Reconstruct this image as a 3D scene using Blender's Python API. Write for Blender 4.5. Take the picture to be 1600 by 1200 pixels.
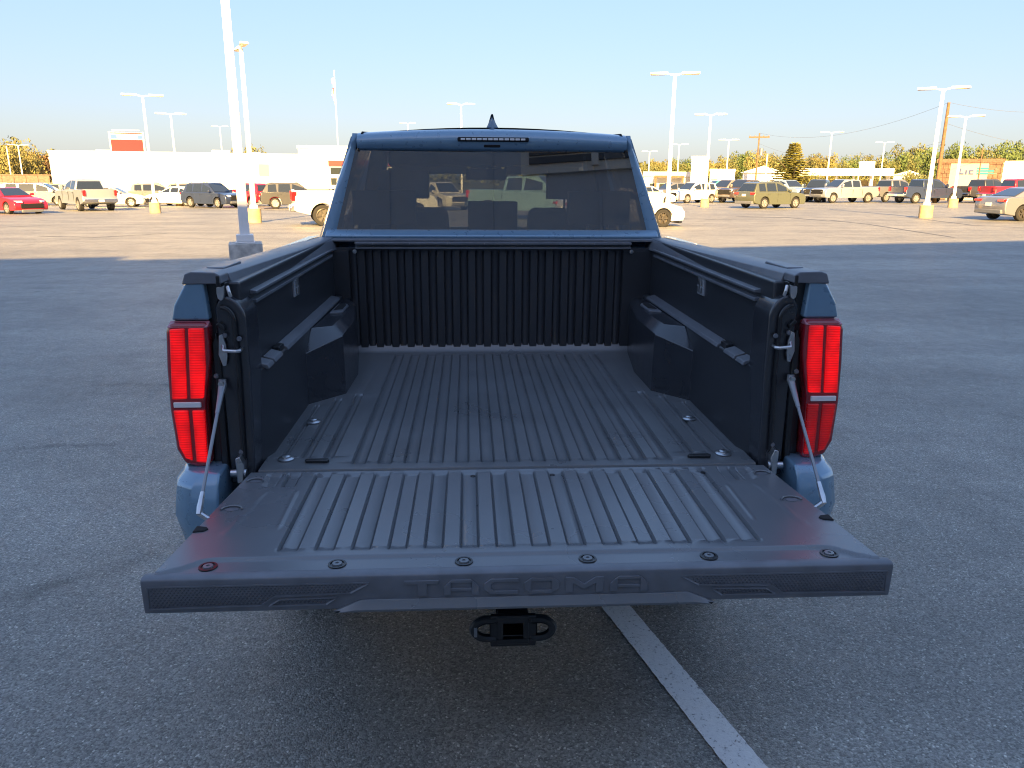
import bpy, bmesh, math, random
from math import sin, cos, pi, radians as R
from mathutils import Vector, Matrix, noise as mnoise

for o in list(bpy.data.objects): bpy.data.objects.remove(o)
S = bpy.context.scene
COL = S.collection

# ------------------------------------------------------------------ camera
CAM = Vector((-0.1196, -2.0631, 1.6814)); YAW, PITCH, ROLL, FPX = .0575, .2654, .0063, 1197.35
_c, _s = cos(YAW), sin(YAW)
_Rv = Vector((_c, -_s, 0)); _F = Vector((_s, _c, 0)); _U = Vector((0, 0, 1))
FWD = _F*cos(PITCH) - _U*sin(PITCH); _U2 = _U*cos(PITCH) + _F*sin(PITCH)
RIGHT = _Rv*cos(ROLL) + _U2*sin(ROLL); UPV = _U2*cos(ROLL) - _Rv*sin(ROLL)
cd = bpy.data.cameras.new('camera'); cam = bpy.data.objects.new('camera', cd); COL.objects.link(cam)
cd.sensor_fit = 'HORIZONTAL'; cd.sensor_width = 36.0; cd.lens = 36.0*FPX/1600.0
cd.clip_start = .05; cd.clip_end = 6000
cam.matrix_world = Matrix(((RIGHT.x, UPV.x, -FWD.x, CAM.x), (RIGHT.y, UPV.y, -FWD.y, CAM.y), (RIGHT.z, UPV.z, -FWD.z, CAM.z), (0, 0, 0, 1)))
S.camera = cam
S.cycles.filter_width = 1.1      # a crisp phone picture

# ------------------------------------------------------------------ sky, sun, exposure
SUN_EL, SUN_AZ = R(24), R(185.7)          # azimuth clockwise from +Y: low sun behind the camera
SUN_DIR = Vector((sin(SUN_AZ)*cos(SUN_EL), cos(SUN_AZ)*cos(SUN_EL), sin(SUN_EL)))
w = bpy.data.worlds.new('World'); S.world = w; w.use_nodes = True
nt = w.node_tree; bg = nt.nodes['Background']
sky = nt.nodes.new('ShaderNodeTexSky'); sky.sky_type = 'NISHITA'; sky.sun_disc = False
sky.sun_elevation = SUN_EL; sky.sun_rotation = SUN_AZ; sky.altitude = 0
sky.air_density = 1.0; sky.dust_density = 1.5; sky.ozone_density = 1.5
gam = nt.nodes.new('ShaderNodeGamma'); gam.inputs['Gamma'].default_value = .35      # the phone's tone curve evens out the sky
def vmath(op, a, b):
    q = nt.nodes.new('ShaderNodeVectorMath'); q.operation = op
    for i, z in enumerate((a, b)):
        if z is None: continue
        if isinstance(z, tuple): q.inputs[i].default_value = z
        elif isinstance(z, float): q.inputs['Scale'].default_value = z
        else: nt.links.new(z, q.inputs[i] if not (op == 'SCALE' and i == 1) else q.inputs['Scale'])
    return q.outputs['Value'] if op == 'DOT_PRODUCT' else q.outputs[0]
nt.links.new(sky.outputs[0], gam.inputs['Color'])
SAT = 2.35                                                                              # and its colour rendering
lum = vmath('DOT_PRODUCT', gam.outputs[0], (.3, .5, .2)); grey = vmath('SCALE', vmath('SCALE', (1., 1., 1.), lum), 1.0-SAT)
nt.links.new(vmath('MULTIPLY', vmath('MAXIMUM', vmath('ADD', vmath('SCALE', gam.outputs[0], SAT), grey), (.02, .02, .02)), (.82, .82, .96)), bg.inputs['Color'])
bg.inputs['Strength'].default_value = .11
sl = bpy.data.lights.new('sun', 'SUN'); sl.energy = 4.8; sl.angle = R(.5); sl.color = (1, .64, .24)
sun = bpy.data.objects.new('sun', sl); COL.objects.link(sun)
sun.rotation_euler = (-SUN_DIR).to_track_quat('-Z', 'Y').to_euler()
S.view_settings.view_transform = 'Standard'; S.view_settings.look = 'None'
S.view_settings.exposure = 2.38; S.view_settings.gamma = 1; S.view_settings.use_curve_mapping = False

# ------------------------------------------------------------------ helpers
def mat(name, col, rough=.5, metal=0, coat=0, spec=.5, emit=None, es=0, var=0, vscale=8, bump=0, bscale=200, coat_rough=.03, bdist=.002):
    m = bpy.data.materials.new(name); m.use_nodes = True; n = m.node_tree; b = n.nodes['Principled BSDF']
    b.inputs['Base Color'].default_value = (*col, 1); b.inputs['Roughness'].default_value = rough
    b.inputs['Metallic'].default_value = metal; b.inputs['Coat Weight'].default_value = coat
    b.inputs['Coat Roughness'].default_value = coat_rough; b.inputs['Specular IOR Level'].default_value = spec
    if emit: b.inputs['Emission Color'].default_value = (*emit, 1); b.inputs['Emission Strength'].default_value = es
    tc = n.nodes.new('ShaderNodeTexCoord')
    if var:
        t = n.nodes.new('ShaderNodeTexNoise'); t.inputs['Scale'].default_value = vscale; t.inputs['Detail'].default_value = 6
        n.links.new(tc.outputs['Object'], t.inputs['Vector'])
        r = n.nodes.new('ShaderNodeMapRange'); r.inputs[1].default_value = .3; r.inputs[2].default_value = .7
        r.inputs[3].default_value = 1-var; r.inputs[4].default_value = 1+var
        n.links.new(t.outputs['Fac'], r.inputs[0])
        mx = n.nodes.new('ShaderNodeVectorMath'); mx.operation = 'SCALE'; mx.inputs[0].default_value = col
        n.links.new(r.outputs[0], mx.inputs['Scale']); n.links.new(mx.outputs[0], b.inputs['Base Color'])
        r2 = n.nodes.new('ShaderNodeMapRange'); r2.inputs[1].default_value = .3; r2.inputs[2].default_value = .7
        r2.inputs[3].default_value = max(0, rough-.08*min(1, var*4)); r2.inputs[4].default_value = min(1, rough+.08*min(1, var*4))
        n.links.new(t.outputs['Fac'], r2.inputs[0]); n.links.new(r2.outputs[0], b.inputs['Roughness'])
    if bump:
        t = n.nodes.new('ShaderNodeTexNoise'); t.inputs['Scale'].default_value = bscale; t.inputs['Detail'].default_value = 3
        n.links.new(tc.outputs['Object'], t.inputs['Vector'])
        bp = n.nodes.new('ShaderNodeBump'); bp.inputs['Strength'].default_value = bump; bp.inputs['Distance'].default_value = bdist
        n.links.new(t.outputs['Fac'], bp.inputs['Height']); n.links.new(bp.outputs[0], b.inputs['Normal'])
    return m

def glass(name, tint, refl=(1, 1, 1), ior=1.5, rough=0.0):
    m = bpy.data.materials.new(name); m.use_nodes = True; n = m.node_tree; n.nodes.clear()
    o = n.nodes.new('ShaderNodeOutputMaterial'); tr = n.nodes.new('ShaderNodeBsdfTransparent'); gl = n.nodes.new('ShaderNodeBsdfGlossy')
    fr = n.nodes.new('ShaderNodeFresnel'); mx = n.nodes.new('ShaderNodeMixShader')
    tr.inputs[0].default_value = (*tint, 1); gl.inputs[0].default_value = (*refl, 1); gl.inputs['Roughness'].default_value = rough; ge = n.nodes.new('ShaderNodeNewGeometry'); im = n.nodes.new('ShaderNodeMapRange')      # same reflectance from both faces
    im.inputs[3].default_value = ior; im.inputs[4].default_value = 1/ior; n.links.new(ge.outputs['Backfacing'], im.inputs[0]); n.links.new(im.outputs[0], fr.inputs[0])
    n.links.new(fr.outputs[0], mx.inputs[0]); n.links.new(tr.outputs[0], mx.inputs[1]); n.links.new(gl.outputs[0], mx.inputs[2]); n.links.new(mx.outputs[0], o.inputs[0])
    return m

class MB:
    def __init__(s): s.v = []; s.f = []
    def add(s, vs, fs):
        k = len(s.v); s.v += [tuple(p) for p in vs]; s.f += [tuple(i+k for i in f) for f in fs]; return s
    def box(s, x0, x1, y0, y1, z0, z1):
        return s.add([(x0,y0,z0),(x1,y0,z0),(x1,y1,z0),(x0,y1,z0),(x0,y0,z1),(x1,y0,z1),(x1,y1,z1),(x0,y1,z1)],
                     [(0,3,2,1),(4,5,6,7),(0,1,5,4),(1,2,6,5),(2,3,7,6),(3,0,4,7)])
    def hexa(s, b, t):     # bottom quad, top quad
        return s.add(list(b)+list(t), [(0,3,2,1),(4,5,6,7),(0,1,5,4),(1,2,6,5),(2,3,7,6),(3,0,4,7)])
    def prism(s, poly, a0, a1, ax='y', poly2=None):
        # poly of (u,v); ax 'y': u=x v=z ; ax 'x': u=y v=z ; ax 'z': u=x v=y
        def P(u, v, a): return {'y': (u, a, v), 'x': (a, u, v), 'z': (u, v, a)}[ax]
        n = len(poly); q = poly2 or poly
        vs = [P(u, v, a0) for u, v in poly] + [P(u, v, a1) for u, v in q]
        fs = [tuple(range(n)), tuple(range(2*n-1, n-1, -1))] + [(i, n+i, n+(i+1) % n, (i+1) % n) for i in range(n)]
        return s.add(vs, fs)
    def tube(s, path, r, n=8, cap=True):
        path = [Vector(p) for p in path]; rr = r if isinstance(r, (list, tuple)) else [r]*len(path)
        k = len(s.v); up = None
        for i, p in enumerate(path):
            t = (path[min(i+1, len(path)-1)]-path[max(i-1, 0)]).normalized()
            if up is None:
                up = t.orthogonal().normalized()
            up = (up - t*up.dot(t)).normalized(); sd = t.cross(up)
            for j in range(n):
                a = 2*pi*j/n; s.v.append(tuple(p+(up*cos(a)+sd*sin(a))*rr[i]))
        for i in range(len(path)-1):
            for j in range(n):
                s.f.append((k+i*n+j, k+i*n+(j+1) % n, k+(i+1)*n+(j+1) % n, k+(i+1)*n+j))
        if cap:
            s.f.append(tuple(k+j for j in reversed(range(n)))); e = k+(len(path)-1)*n; s.f.append(tuple(e+j for j in range(n)))
        return s
    def lathe(s, prof, c, ax='z', n=20, cap=True):    # prof (r,h)
        k = len(s.v); c = Vector(c)
        for r, h in prof:
            for j in range(n):
                a = 2*pi*j/n; u, v = r*cos(a), r*sin(a)
                s.v.append(tuple(c+Vector({'z': (u, v, h), 'x': (h, u, v), 'y': (u, h, v)}[ax])))
        for i in range(len(prof)-1):
            for j in range(n): s.f.append((k+i*n+j, k+i*n+(j+1) % n, k+(i+1)*n+(j+1) % n, k+(i+1)*n+j))
        if cap and prof[0][0] > 1e-6: s.f.append(tuple(k+j for j in range(n)))
        if cap and prof[-1][0] > 1e-6: e = k+(len(prof)-1)*n; s.f.append(tuple(e+j for j in range(n)))
        return s
    def grid(s, us, vs, fn):
        k = len(s.v); nu, nv = len(us), len(vs)
        for v in vs:
            for u in us: s.v.append(tuple(fn(u, v)))
        for j in range(nv-1):
            for i in range(nu-1): s.f.append((k+j*nu+i, k+j*nu+i+1, k+(j+1)*nu+i+1, k+(j+1)*nu+i))
        return s
    def mirror(s):
        m = MB(); m.v = [(-x, y, z) for x, y, z in s.v]; m.f = [tuple(reversed(f)) for f in s.f]; return m
    def mesh(s, name, m, smooth=35, fixn=True):
        me = bpy.data.meshes.new(name); me.from_pydata(s.v, [], s.f); me.validate()
        if fixn:
            b = bmesh.new(); b.from_mesh(me); bmesh.ops.remove_doubles(b, verts=b.verts, dist=1e-5); bmesh.ops.recalc_face_normals(b, faces=b.faces); b.to_mesh(me); b.free()
        for mm in (m if isinstance(m, (list, tuple)) else [m]): me.materials.append(mm)
        if smooth:
            me.polygons.foreach_set('use_smooth', [True]*len(me.polygons)); me.set_sharp_from_angle(angle=R(smooth))
        return me
    def build(s, name, m, parent=None, bevel=0, smooth=35, label=None, seg=2, fixn=True):
        o = bpy.data.objects.new(name, s.mesh(name, m, smooth, fixn)); COL.objects.link(o); o.parent = parent
        if bevel:
            b = o.modifiers.new('bevel', 'BEVEL'); b.width = bevel; b.segments = seg; b.limit_method = 'ANGLE'; b.angle_limit = R(35); b.harden_normals = True
        if label: o['label'] = label
        return o

def tag(o, label=None, cat=None, group=None, kind=None):
    if label: o['label'] = label
    if cat: o['category'] = cat
    if group: o['group'] = group
    if kind: o['kind'] = kind
    return o
def thing(name, loc=(0, 0, 0), az=0, **k):
    o = bpy.data.objects.new(name, None); COL.objects.link(o); o.location = loc; o.rotation_euler = (0, 0, -az); o.empty_display_size = .3
    return tag(o, **k)
def ref(name, me, parent, loc=None, m=None):
    o = bpy.data.objects.new(name, me); COL.objects.link(o); o.parent = parent
    if loc: o.location = loc
    if m: o.material_slots[0].link = 'OBJECT'; o.material_slots[0].material = m
    return o
def copy_tree(o, parent=None):
    c = o.copy(); COL.objects.link(c); c.parent = parent
    for ch in list(o.children): copy_tree(ch, c)
    return c
def sstep(a, b, x):
    t = min(1, max(0, (x-a)/(b-a))); return t*t*(3-2*t)
def ground_z(x, y):
    # the lot falls away gently beyond the truck and towards the left
    d = max(0, min(y, 95)-10); xx = max(-60, min(60, x))
    return -.011*d + .007*xx*min(1, d/25)
def at(u, v, d):     # a point of the place: photo column/row seen at d metres straight ahead
    r = FWD + RIGHT*((u-800)/FPX) - UPV*((v-600)/FPX); return CAM + r*(d/r.dot(_F))
def los(u): return math.atan((u-800)/FPX*cos(PITCH))+YAW      # azimuth of a photo column

# ------------------------------------------------------------------ materials
def asphalt_mat():
    m = bpy.data.materials.new('asphalt'); m.use_nodes = True; n = m.node_tree; b = n.nodes['Principled BSDF']; L = n.links
    tc = n.nodes.new('ShaderNodeTexCoord')
    def noise(sc, det=5, ro=.6):
        t = n.nodes.new('ShaderNodeTexNoise'); t.inputs['Scale'].default_value = sc; t.inputs['Detail'].default_value = det; t.inputs['Roughness'].default_value = ro
        L.new(tc.outputs['Object'], t.inputs['Vector']); return t.outputs['Fac']
    def rng(x, a, c, d, e):
        r = n.nodes.new('ShaderNodeMapRange'); L.new(x, r.inputs[0])
        for i, q in enumerate((a, c, d, e)): r.inputs[i+1].default_value = q
        return r.outputs[0]
    def mul(a, c, op='MULTIPLY'):
        q = n.nodes.new('ShaderNodeMath'); q.operation = op
        for i, z in enumerate((a, c)):
            if isinstance(z, (int, float)): q.inputs[i].default_value = z
            else: L.new(z, q.inputs[i])
        return q.outputs[0]
    vo = n.nodes.new('ShaderNodeTexVoronoi'); vo.inputs['Scale'].default_value = 160; L.new(tc.outputs['Object'], vo.inputs['Vector'])
    sep = n.nodes.new('ShaderNodeSeparateColor'); L.new(vo.outputs['Color'], sep.inputs[0])
    stone = rng(sep.outputs[0], 0, 1, .5, 1.4)
    bright = rng(sep.outputs[1], .93, 1, 0, 1.5)                    # pale chips of aggregate
    chips = mul(stone, bright, 'ADD')
    big = rng(noise(.35, 4), .3, .7, .82, 1.16); mid = rng(noise(3.1, 5), .3, .7, .88, 1.12); fine = rng(noise(60, 3), .3, .7, .8, 1.2)
    val = mul(mul(mul(chips, big), mid), fine)
    # long weathered streaks along the drive lane
    mp = n.nodes.new('ShaderNodeMapping'); mp.inputs['Scale'].default_value = (.06, .9, 1); mp.inputs['Rotation'].default_value = (0, 0, R(-9)); L.new(tc.outputs['Object'], mp.inputs[0])
    st = n.nodes.new('ShaderNodeTexNoise'); st.inputs['Scale'].default_value = 1.0; st.inputs['Detail'].default_value = 6; L.new(mp.outputs[0], st.inputs['Vector'])
    val = mul(val, rng(st.outputs['Fac'], .35, .65, .84, 1.14))
    # curved tyre marks left of the truck
    sx = n.nodes.new('ShaderNodeSeparateXYZ'); L.new(tc.outputs['Object'], sx.inputs[0])
    wob = rng(noise(2.2, 4), 0, 1, -.05, .05)
    def arc(cx, cy, r, wdt, dark, ya, yb):
        dx = mul(sx.outputs[0], cx, 'SUBTRACT'); dy = mul(sx.outputs[1], cy, 'SUBTRACT')
        d = n.nodes.new('ShaderNodeMath'); d.operation = 'SQRT'; L.new(mul(mul(dx, dx), mul(dy, dy), 'ADD'), d.inputs[0])
        a = n.nodes.new('ShaderNodeMath'); a.operation = 'ABSOLUTE'; L.new(mul(mul(d.outputs[0], wob, 'ADD'), r, 'SUBTRACT'), a.inputs[0])
        k = rng(a.outputs[0], 0, wdt, dark, 0)
        k = mul(mul(k, rng(sx.outputs[0], ya, ya+.4, 0, 1)), rng(sx.outputs[0], yb, yb-.4, 0, 1))
        k = mul(k, rng(noise(7, 4), .35, .6, .35, 1))
        return mul(1, k, 'SUBTRACT')
    val = mul(val, arc(-2.45, 1.05, 1.68, .055, .55, -4.2, -2.15)); val = mul(val, arc(-2.95, 2.4, 1.82, .11, .5, -3.4, -1.45))
    # small oil drips and darker blotches where cars have stood
    v2 = n.nodes.new('ShaderNodeTexVoronoi'); v2.inputs['Scale'].default_value = 1.3; L.new(tc.outputs['Object'], v2.inputs['Vector'])
    s2 = n.nodes.new('ShaderNodeSeparateColor'); L.new(v2.outputs['Color'], s2.inputs[0])
    dd = mul(v2.outputs['Distance'], rng(noise(14, 4), .2, .8, .6, 1.5)); drip = mul(rng(dd, .03, .085, .45, 0), rng(s2.outputs[0], .55, .6, 0, 1))
    val = mul(val, mul(1, drip, 'SUBTRACT')); val = mul(val, rng(noise(1.1, 6, .65), .34, .5, .80, 1))
    cc = n.nodes.new('ShaderNodeVectorMath'); cc.operation = 'SCALE'; cc.inputs[0].default_value = (.232, .228, .206); L.new(val, cc.inputs['Scale'])
    L.new(cc.outputs[0], b.inputs['Base Color'])
    L.new(rng(noise(9, 4), .3, .7, .46, .62), b.inputs['Roughness']); b.inputs['Specular IOR Level'].default_value = .75
    bp = n.nodes.new('ShaderNodeBump'); bp.inputs['Strength'].default_value = .7; bp.inputs['Distance'].default_value = .004
    hh = mul(mul(vo.outputs['Distance'], -1.0), mul(noise(260, 2), .5), 'ADD'); L.new(hh, bp.inputs['Height']); L.new(bp.outputs[0], b.inputs['Normal'])
    return m

def line_mat():
    m = bpy.data.materials.new('worn_white_paint'); m.use_nodes = True; n = m.node_tree; b = n.nodes['Principled BSDF']; L = n.links
    tc = n.nodes.new('ShaderNodeTexCoord'); t = n.nodes.new('ShaderNodeTexNoise'); t.inputs['Scale'].default_value = 75; t.inputs['Detail'].default_value = 8; t.inputs['Roughness'].default_value = .75
    L.new(tc.outputs['Object'], t.inputs['Vector'])
    cr = n.nodes.new('ShaderNodeValToRGB'); e = cr.color_ramp.elements; e[0].position = .34; e[0].color = (.10, .10, .10, 1); e[1].position = .43; e[1].color = (.76, .76, .75, 1)
    x = cr.color_ramp.elements.new(.75); x.color = (.86, .86, .84, 1)
    L.new(t.outputs['Fac'], cr.inputs[0]); L.new(cr.outputs[0], b.inputs['Base Color']); b.inputs['Roughness'].default_value = .7
    bp = n.nodes.new('ShaderNodeBump'); bp.inputs['Strength'].default_value = .6; bp.inputs['Distance'].default_value = .003
    t2 = n.nodes.new('ShaderNodeTexNoise'); t2.inputs['Scale'].default_value = 180; L.new(tc.outputs['Object'], t2.inputs['Vector']); L.new(t2.outputs['Fac'], bp.inputs['Height']); L.new(bp.outputs[0], b.inputs['Normal'])
    return m

M = {}
M['asphalt'] = asphalt_mat(); M['line'] = line_mat()
M['grass'] = mat('dry_grass', (.09, .10, .035), .9, var=.35, vscale=.8)
M['tar'] = mat('tar_seam', (.03, .03, .03), .5, var=.3, vscale=4)
M['paint'] = mat('slate_blue_paint', (.19, .325, .45), .28, metal=.25, coat=1, var=.03, vscale=30)
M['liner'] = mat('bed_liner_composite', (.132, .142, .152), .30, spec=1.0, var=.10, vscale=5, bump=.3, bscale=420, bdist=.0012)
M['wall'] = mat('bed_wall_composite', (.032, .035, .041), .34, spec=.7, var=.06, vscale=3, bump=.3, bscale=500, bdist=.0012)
M['gateliner'] = mat('tailgate_composite', (.142, .153, .166), .28, spec=1.0, var=.08, vscale=4, bump=.2, bscale=420, bdist=.001)
M['trim'] = mat('black_plastic_trim', (.14, .15, .17), .40, spec=.7, var=.15, vscale=20, bump=.2, bscale=500, bdist=.001)
M['stud'] = mat('stud_plastic', (.075, .08, .09), .42, spec=.6)
M['satin'] = mat('satin_black_steel', (.028, .031, .038), .24, spec=1.0, var=.1, vscale=14)
M['blackgloss'] = mat('black_painted_steel', (.012, .013, .015), .3, spec=.5, coat=.3)
M['steel'] = mat('zinc_plated_steel', (.62, .63, .65), .3, metal=1, var=.1, vscale=40)
M['cable'] = mat('braided_cable', (.30, .31, .33), .45, metal=.7)
M['void'] = mat('dark_cavity', (.008, .008, .009), .8)
M['lens'] = mat('dark_red_lens', (.30, .010, .018), .12, coat=1, spec=.6)
def led_lens(name, col, es):      # moulded light guide: fine horizontal prisms, brighter towards its core
    m = mat(name, col, .16, coat=1); n = m.node_tree; b = n.nodes['Principled BSDF']; L = n.links
    tc = n.nodes.new('ShaderNodeTexCoord'); sp = n.nodes.new('ShaderNodeSeparateXYZ'); L.new(tc.outputs['Object'], sp.inputs[0])
    wv = n.nodes.new('ShaderNodeMath'); wv.operation = 'SINE'; k = n.nodes.new('ShaderNodeMath'); k.operation = 'MULTIPLY'; k.inputs[1].default_value = 900
    L.new(sp.outputs[2], k.inputs[0]); L.new(k.outputs[0], wv.inputs[0])
    ns = n.nodes.new('ShaderNodeTexNoise'); ns.inputs['Scale'].default_value = 22; L.new(tc.outputs['Object'], ns.inputs['Vector'])
    r = n.nodes.new('ShaderNodeMapRange'); r.inputs[1].default_value = -1; r.inputs[3].default_value = es*.55; r.inputs[4].default_value = es*1.2; L.new(wv.outputs[0], r.inputs[0])
    r2 = n.nodes.new('ShaderNodeMapRange'); r2.inputs[1].default_value = .3; r2.inputs[2].default_value = .7; r2.inputs[3].default_value = .6; r2.inputs[4].default_value = 1.25; L.new(ns.outputs['Fac'], r2.inputs[0])
    mu = n.nodes.new('ShaderNodeMath'); mu.operation = 'MULTIPLY'; L.new(r.outputs[0], mu.inputs[0]); L.new(r2.outputs[0], mu.inputs[1]); 
    sg2 = n.nodes.new('ShaderNodeSeparateXYZ'); L.new(tc.outputs['Generated'], sg2.inputs[0])
    c1 = n.nodes.new('ShaderNodeMath'); c1.operation = 'MULTIPLY_ADD'; c1.inputs[1].default_value = 2; c1.inputs[2].default_value = -1; L.new(sg2.outputs[0], c1.inputs[0])
    c2 = n.nodes.new('ShaderNodeMath'); c2.operation = 'MULTIPLY'; L.new(c1.outputs[0], c2.inputs[0]); L.new(c1.outputs[0], c2.inputs[1])
    c3 = n.nodes.new('ShaderNodeMath'); c3.operation = 'MULTIPLY_ADD'; c3.inputs[1].default_value = -.75; c3.inputs[2].default_value = 1.2; L.new(c2.outputs[0], c3.inputs[0])
    m2 = n.nodes.new('ShaderNodeMath'); m2.operation = 'MULTIPLY'; L.new(mu.outputs[0], m2.inputs[0]); L.new(c3.outputs[0], m2.inputs[1]); L.new(m2.outputs[0], b.inputs['Emission Strength'])
    b.inputs['Emission Color'].default_value = (1, .002, .003, 1)
    bp = n.nodes.new('ShaderNodeBump'); bp.inputs['Strength'].default_value = .25; bp.inputs['Distance'].default_value = .001; L.new(wv.outputs[0], bp.inputs['Height']); L.new(bp.outputs[0], b.inputs['Normal'])
    return m
M['bar'] = led_lens('lit_red_lens', (.55, .003, .005), .15); M['bar_dim'] = led_lens('dim_red_lens', (.32, .003, .006), .045)
M['lens_sheen'] = mat('red_lens_sky_sheen', (.45, .16, .20), .12, coat=1)  # paler red paints the sky's reflection on the lamp's top chamfer
M['clear'] = mat('clear_reflector', (.88, .85, .84), .15, coat=1)
M['rubber'] = mat('tyre_rubber', (.016, .016, .017), .8, var=.2)
M['rim'] = mat('alloy_rim', (.34, .34, .35), .4, metal=.5)
M['rim_dark'] = mat('dark_alloy_rim', (.12, .11, .10), .4, metal=.7)
M['interior'] = mat('cabin_trim', (.018, .018, .02), .7)
M['seat'] = mat('seat_fabric', (.025, .025, .028), .8, var=.2)
M['tint'] = glass('privacy_glass', (.105, .11, .125), ior=2.2)
M['clearglass'] = glass('windscreen_glass', (.72, .78, .74), ior=1.5)
M['carglass'] = mat('car_window_glass', (.02, .026, .03), .05, spec=.9, coat=.6)
M['white'] = mat('white_wall_paint', (.78, .77, .74), .7, var=.04, vscale=.6)
M['polewhite'] = mat('white_pole_paint', (.80, .80, .79), .45, var=.04, vscale=3)
M['concrete'] = mat('weathered_concrete', (.50, .49, .46), .85, var=.3, vscale=7, bump=.5, bscale=60, bdist=.004)
M['concrete_y'] = mat('yellow_painted_concrete', (.48, .37, .20), .8, var=.2, vscale=5)
M['lampglass'] = mat('lamp_lens', (.45, .38, .28), .3)

# ------------------------------------------------------------------ ground
def frange(a, b, st):
    r = []; x = a
    while x < b-1e-6: r.append(x); x += st
    return r+[b]
gm = MB(); gx = [-2500, -900, -300, -120]+frange(-60, 60, 3)+[120, 300, 900, 2500]
gy = [-400, -60, -20]+frange(-6, 10, 2)+frange(13, 94, 3)+[95, 120, 180, 300, 700, 1500, 4000]
gm.grid(gx, gy, lambda x, y: (x, y, ground_z(x, y)))
g = gm.build('ground', [M['asphalt'], M['grass']], smooth=0, fixn=False)
for p in g.data.polygons:
    c = p.center
    if c.y > 112 or abs(c.x) > 150: p.material_index = 1
tag(g, 'weathered grey asphalt car lot stretching to the far tree line', kind='structure')
# painted stall line beside and behind the truck
def strip(name, pts, wd, mt, dz=.004, smooth=0, rough=False):
    random.seed(4)
    b = MB(); k = []
    for i, p in enumerate(pts):
        p = Vector(p); q = Vector(pts[min(i+1, len(pts)-1)])-Vector(pts[max(0, i-1)]); nrm = Vector((-q.y, q.x)).normalized()
        for sg in (-1, 1):
            a = p+nrm*(wd/2+(random.uniform(-.0016, .0016) if rough else 0))*sg; k.append((a.x, a.y, ground_z(a.x, a.y)+dz))
    n = len(pts); b.add(k, [(2*i, 2*i+1, 2*i+3, 2*i+2) for i in range(n-1)])
    return b.build(name, mt, smooth=0)
LD = Vector((.208, -.824)).normalized()
p0 = Vector((.479, .604))
ln = strip('parking_line', [p0-LD*4.6+LD*t for t in frange(0, 7.2, .017)], .114, M['line'], rough=True)
tag(ln, 'worn white painted stall line on the asphalt under the tailgate', kind='structure')

# ------------------------------------------------------------------ the truck
T = thing('pickup_truck', (0, 0, 0), label='slate blue crew cab pickup in the foreground with its tailgate lowered and black bed empty', cat='pickup truck')
ZF = .87
# --- channelled sheet: a flat sheet with moulded channels
def channel_axes(ch, lo, hi, s, k=0):
    a = {lo, hi}
    for c in ch:
        e0, e1 = (c[0]-c[1]/2, c[0]+c[1]/2) if k == 0 else (c[2], c[3])
        st = s if k == 0 else c[5]
        for t in (0, .25, .5, .75, 1): a.add(e0+st*t); a.add(e1-st*t)
    r = sorted(x for x in a if lo-1e-9 <= x <= hi+1e-9); out = [r[0]]
    for x in r[1:]:
        if x-out[-1] > 4e-4: out.append(x)
    return out
def channel_z(ch, x, y, s, slit=.008):      # shallow channel with a crisp moulded crease along each long edge
    z = 0
    for xc, wd, ya, yb, dp, es in ch:
        if x < xc-wd/2-.001 or x > xc+wd/2+.001: continue
        a, b = sstep(xc-wd/2, xc-wd/2+s, x), 1-sstep(xc+wd/2-s, xc+wd/2, x)
        fy = min(sstep(ya, ya+es, y), 1-sstep(yb-es, yb, y))
        z = min(z, (-dp*min(a, b)-slit*4*(a*(1-a)+b*(1-b)))*fy)
    return z
PB = .0755
fch = [(k*PB+.008, .0450, .045, 1.47, .0050, .026) for k in range(-6, 7)]
fch += [(sg*x+.004, wd, .10, yb, .006, .022) for sg in (-1, 1) for x, wd, yb in ((.545, .034, .80), (.613, .032, .74), (.676, .022, .66))]
xs = channel_axes(fch, -.72, .72, .008); ys = sorted(channel_axes(fch, .004, 1.515, .03, 1)+[.0055, .007, .0085, .0105, 1.478, 1.484, 1.490, 1.496, 1.501])
fl = MB().grid(xs, ys, lambda x, y: (x, y, ZF+channel_z(fch, x, y, .008)-.020*sstep(.010, .0045, y)+.020*max(0, (y-1.472)/.03)**2))
fl.box(-.72, .72, .004, 1.515, ZF-.06, ZF-.02)
fl.build('bed_floor', M['liner'], T, smooth=60, fixn=False)
for bx, by in ((-.661, .092), (-.648, .444), (.647, .086), (.640, .432)):
    MB().lathe([(.0, .0), (.023, .0), (.024, .003), (.021, .005), (.013, .006), (.013, .010), (.009, .012), (0, .0125)], (bx, by, ZF+.001), n=24).build('floor_bolt', M['steel'], T)
for sx, yy in ((-1, .066), (1, .062)):
    b = MB(); c = sx*.566; t = .006
    b.prism([(c-.03, yy-.008), (c+.03, yy-.011), (c+.036, yy), (c+.03, yy+.011), (c-.03, yy+.009), (c-.036, yy)], ZF+.0005, ZF+.009, 'z')
    b.build('tie_down_slot', M['blackgloss'], T, bevel=.002)
# --- bulkhead
bch = [(k*.0722+.004, .041, ZF+.012, 1.352, .004, .012) for k in range(-9, 9)]
bx = channel_axes(bch, -.745, .745, .008); bz = channel_axes(bch, ZF-.01, 1.362, .012, 1)
bh = MB().grid(bx, bz, lambda x, z: (x, 1.505-channel_z(bch, x, z, .008, .007), z))
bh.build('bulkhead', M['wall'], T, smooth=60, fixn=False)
b = MB().box(-.632, .632, 1.478, 1.512, 1.357, 1.366).box(-.632, .632, 1.470, 1.512, 1.377, 1.387).box(-.632, .632, 1.500, 1.515, 1.355, 1.388)
b.box(-.80, .80, 1.50, 1.60, 1.388, 1.398)
b.build('bulkhead_rail', M['trim'], T, bevel=.002)
for x in (-.55, -.385, -.215, -.045, .125, .30, .46):
    MB().box(x-.002, x+.002, 1.4685, 1.475, 1.378, 1.386).build('rail_clip', M['cable'], T)
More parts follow.
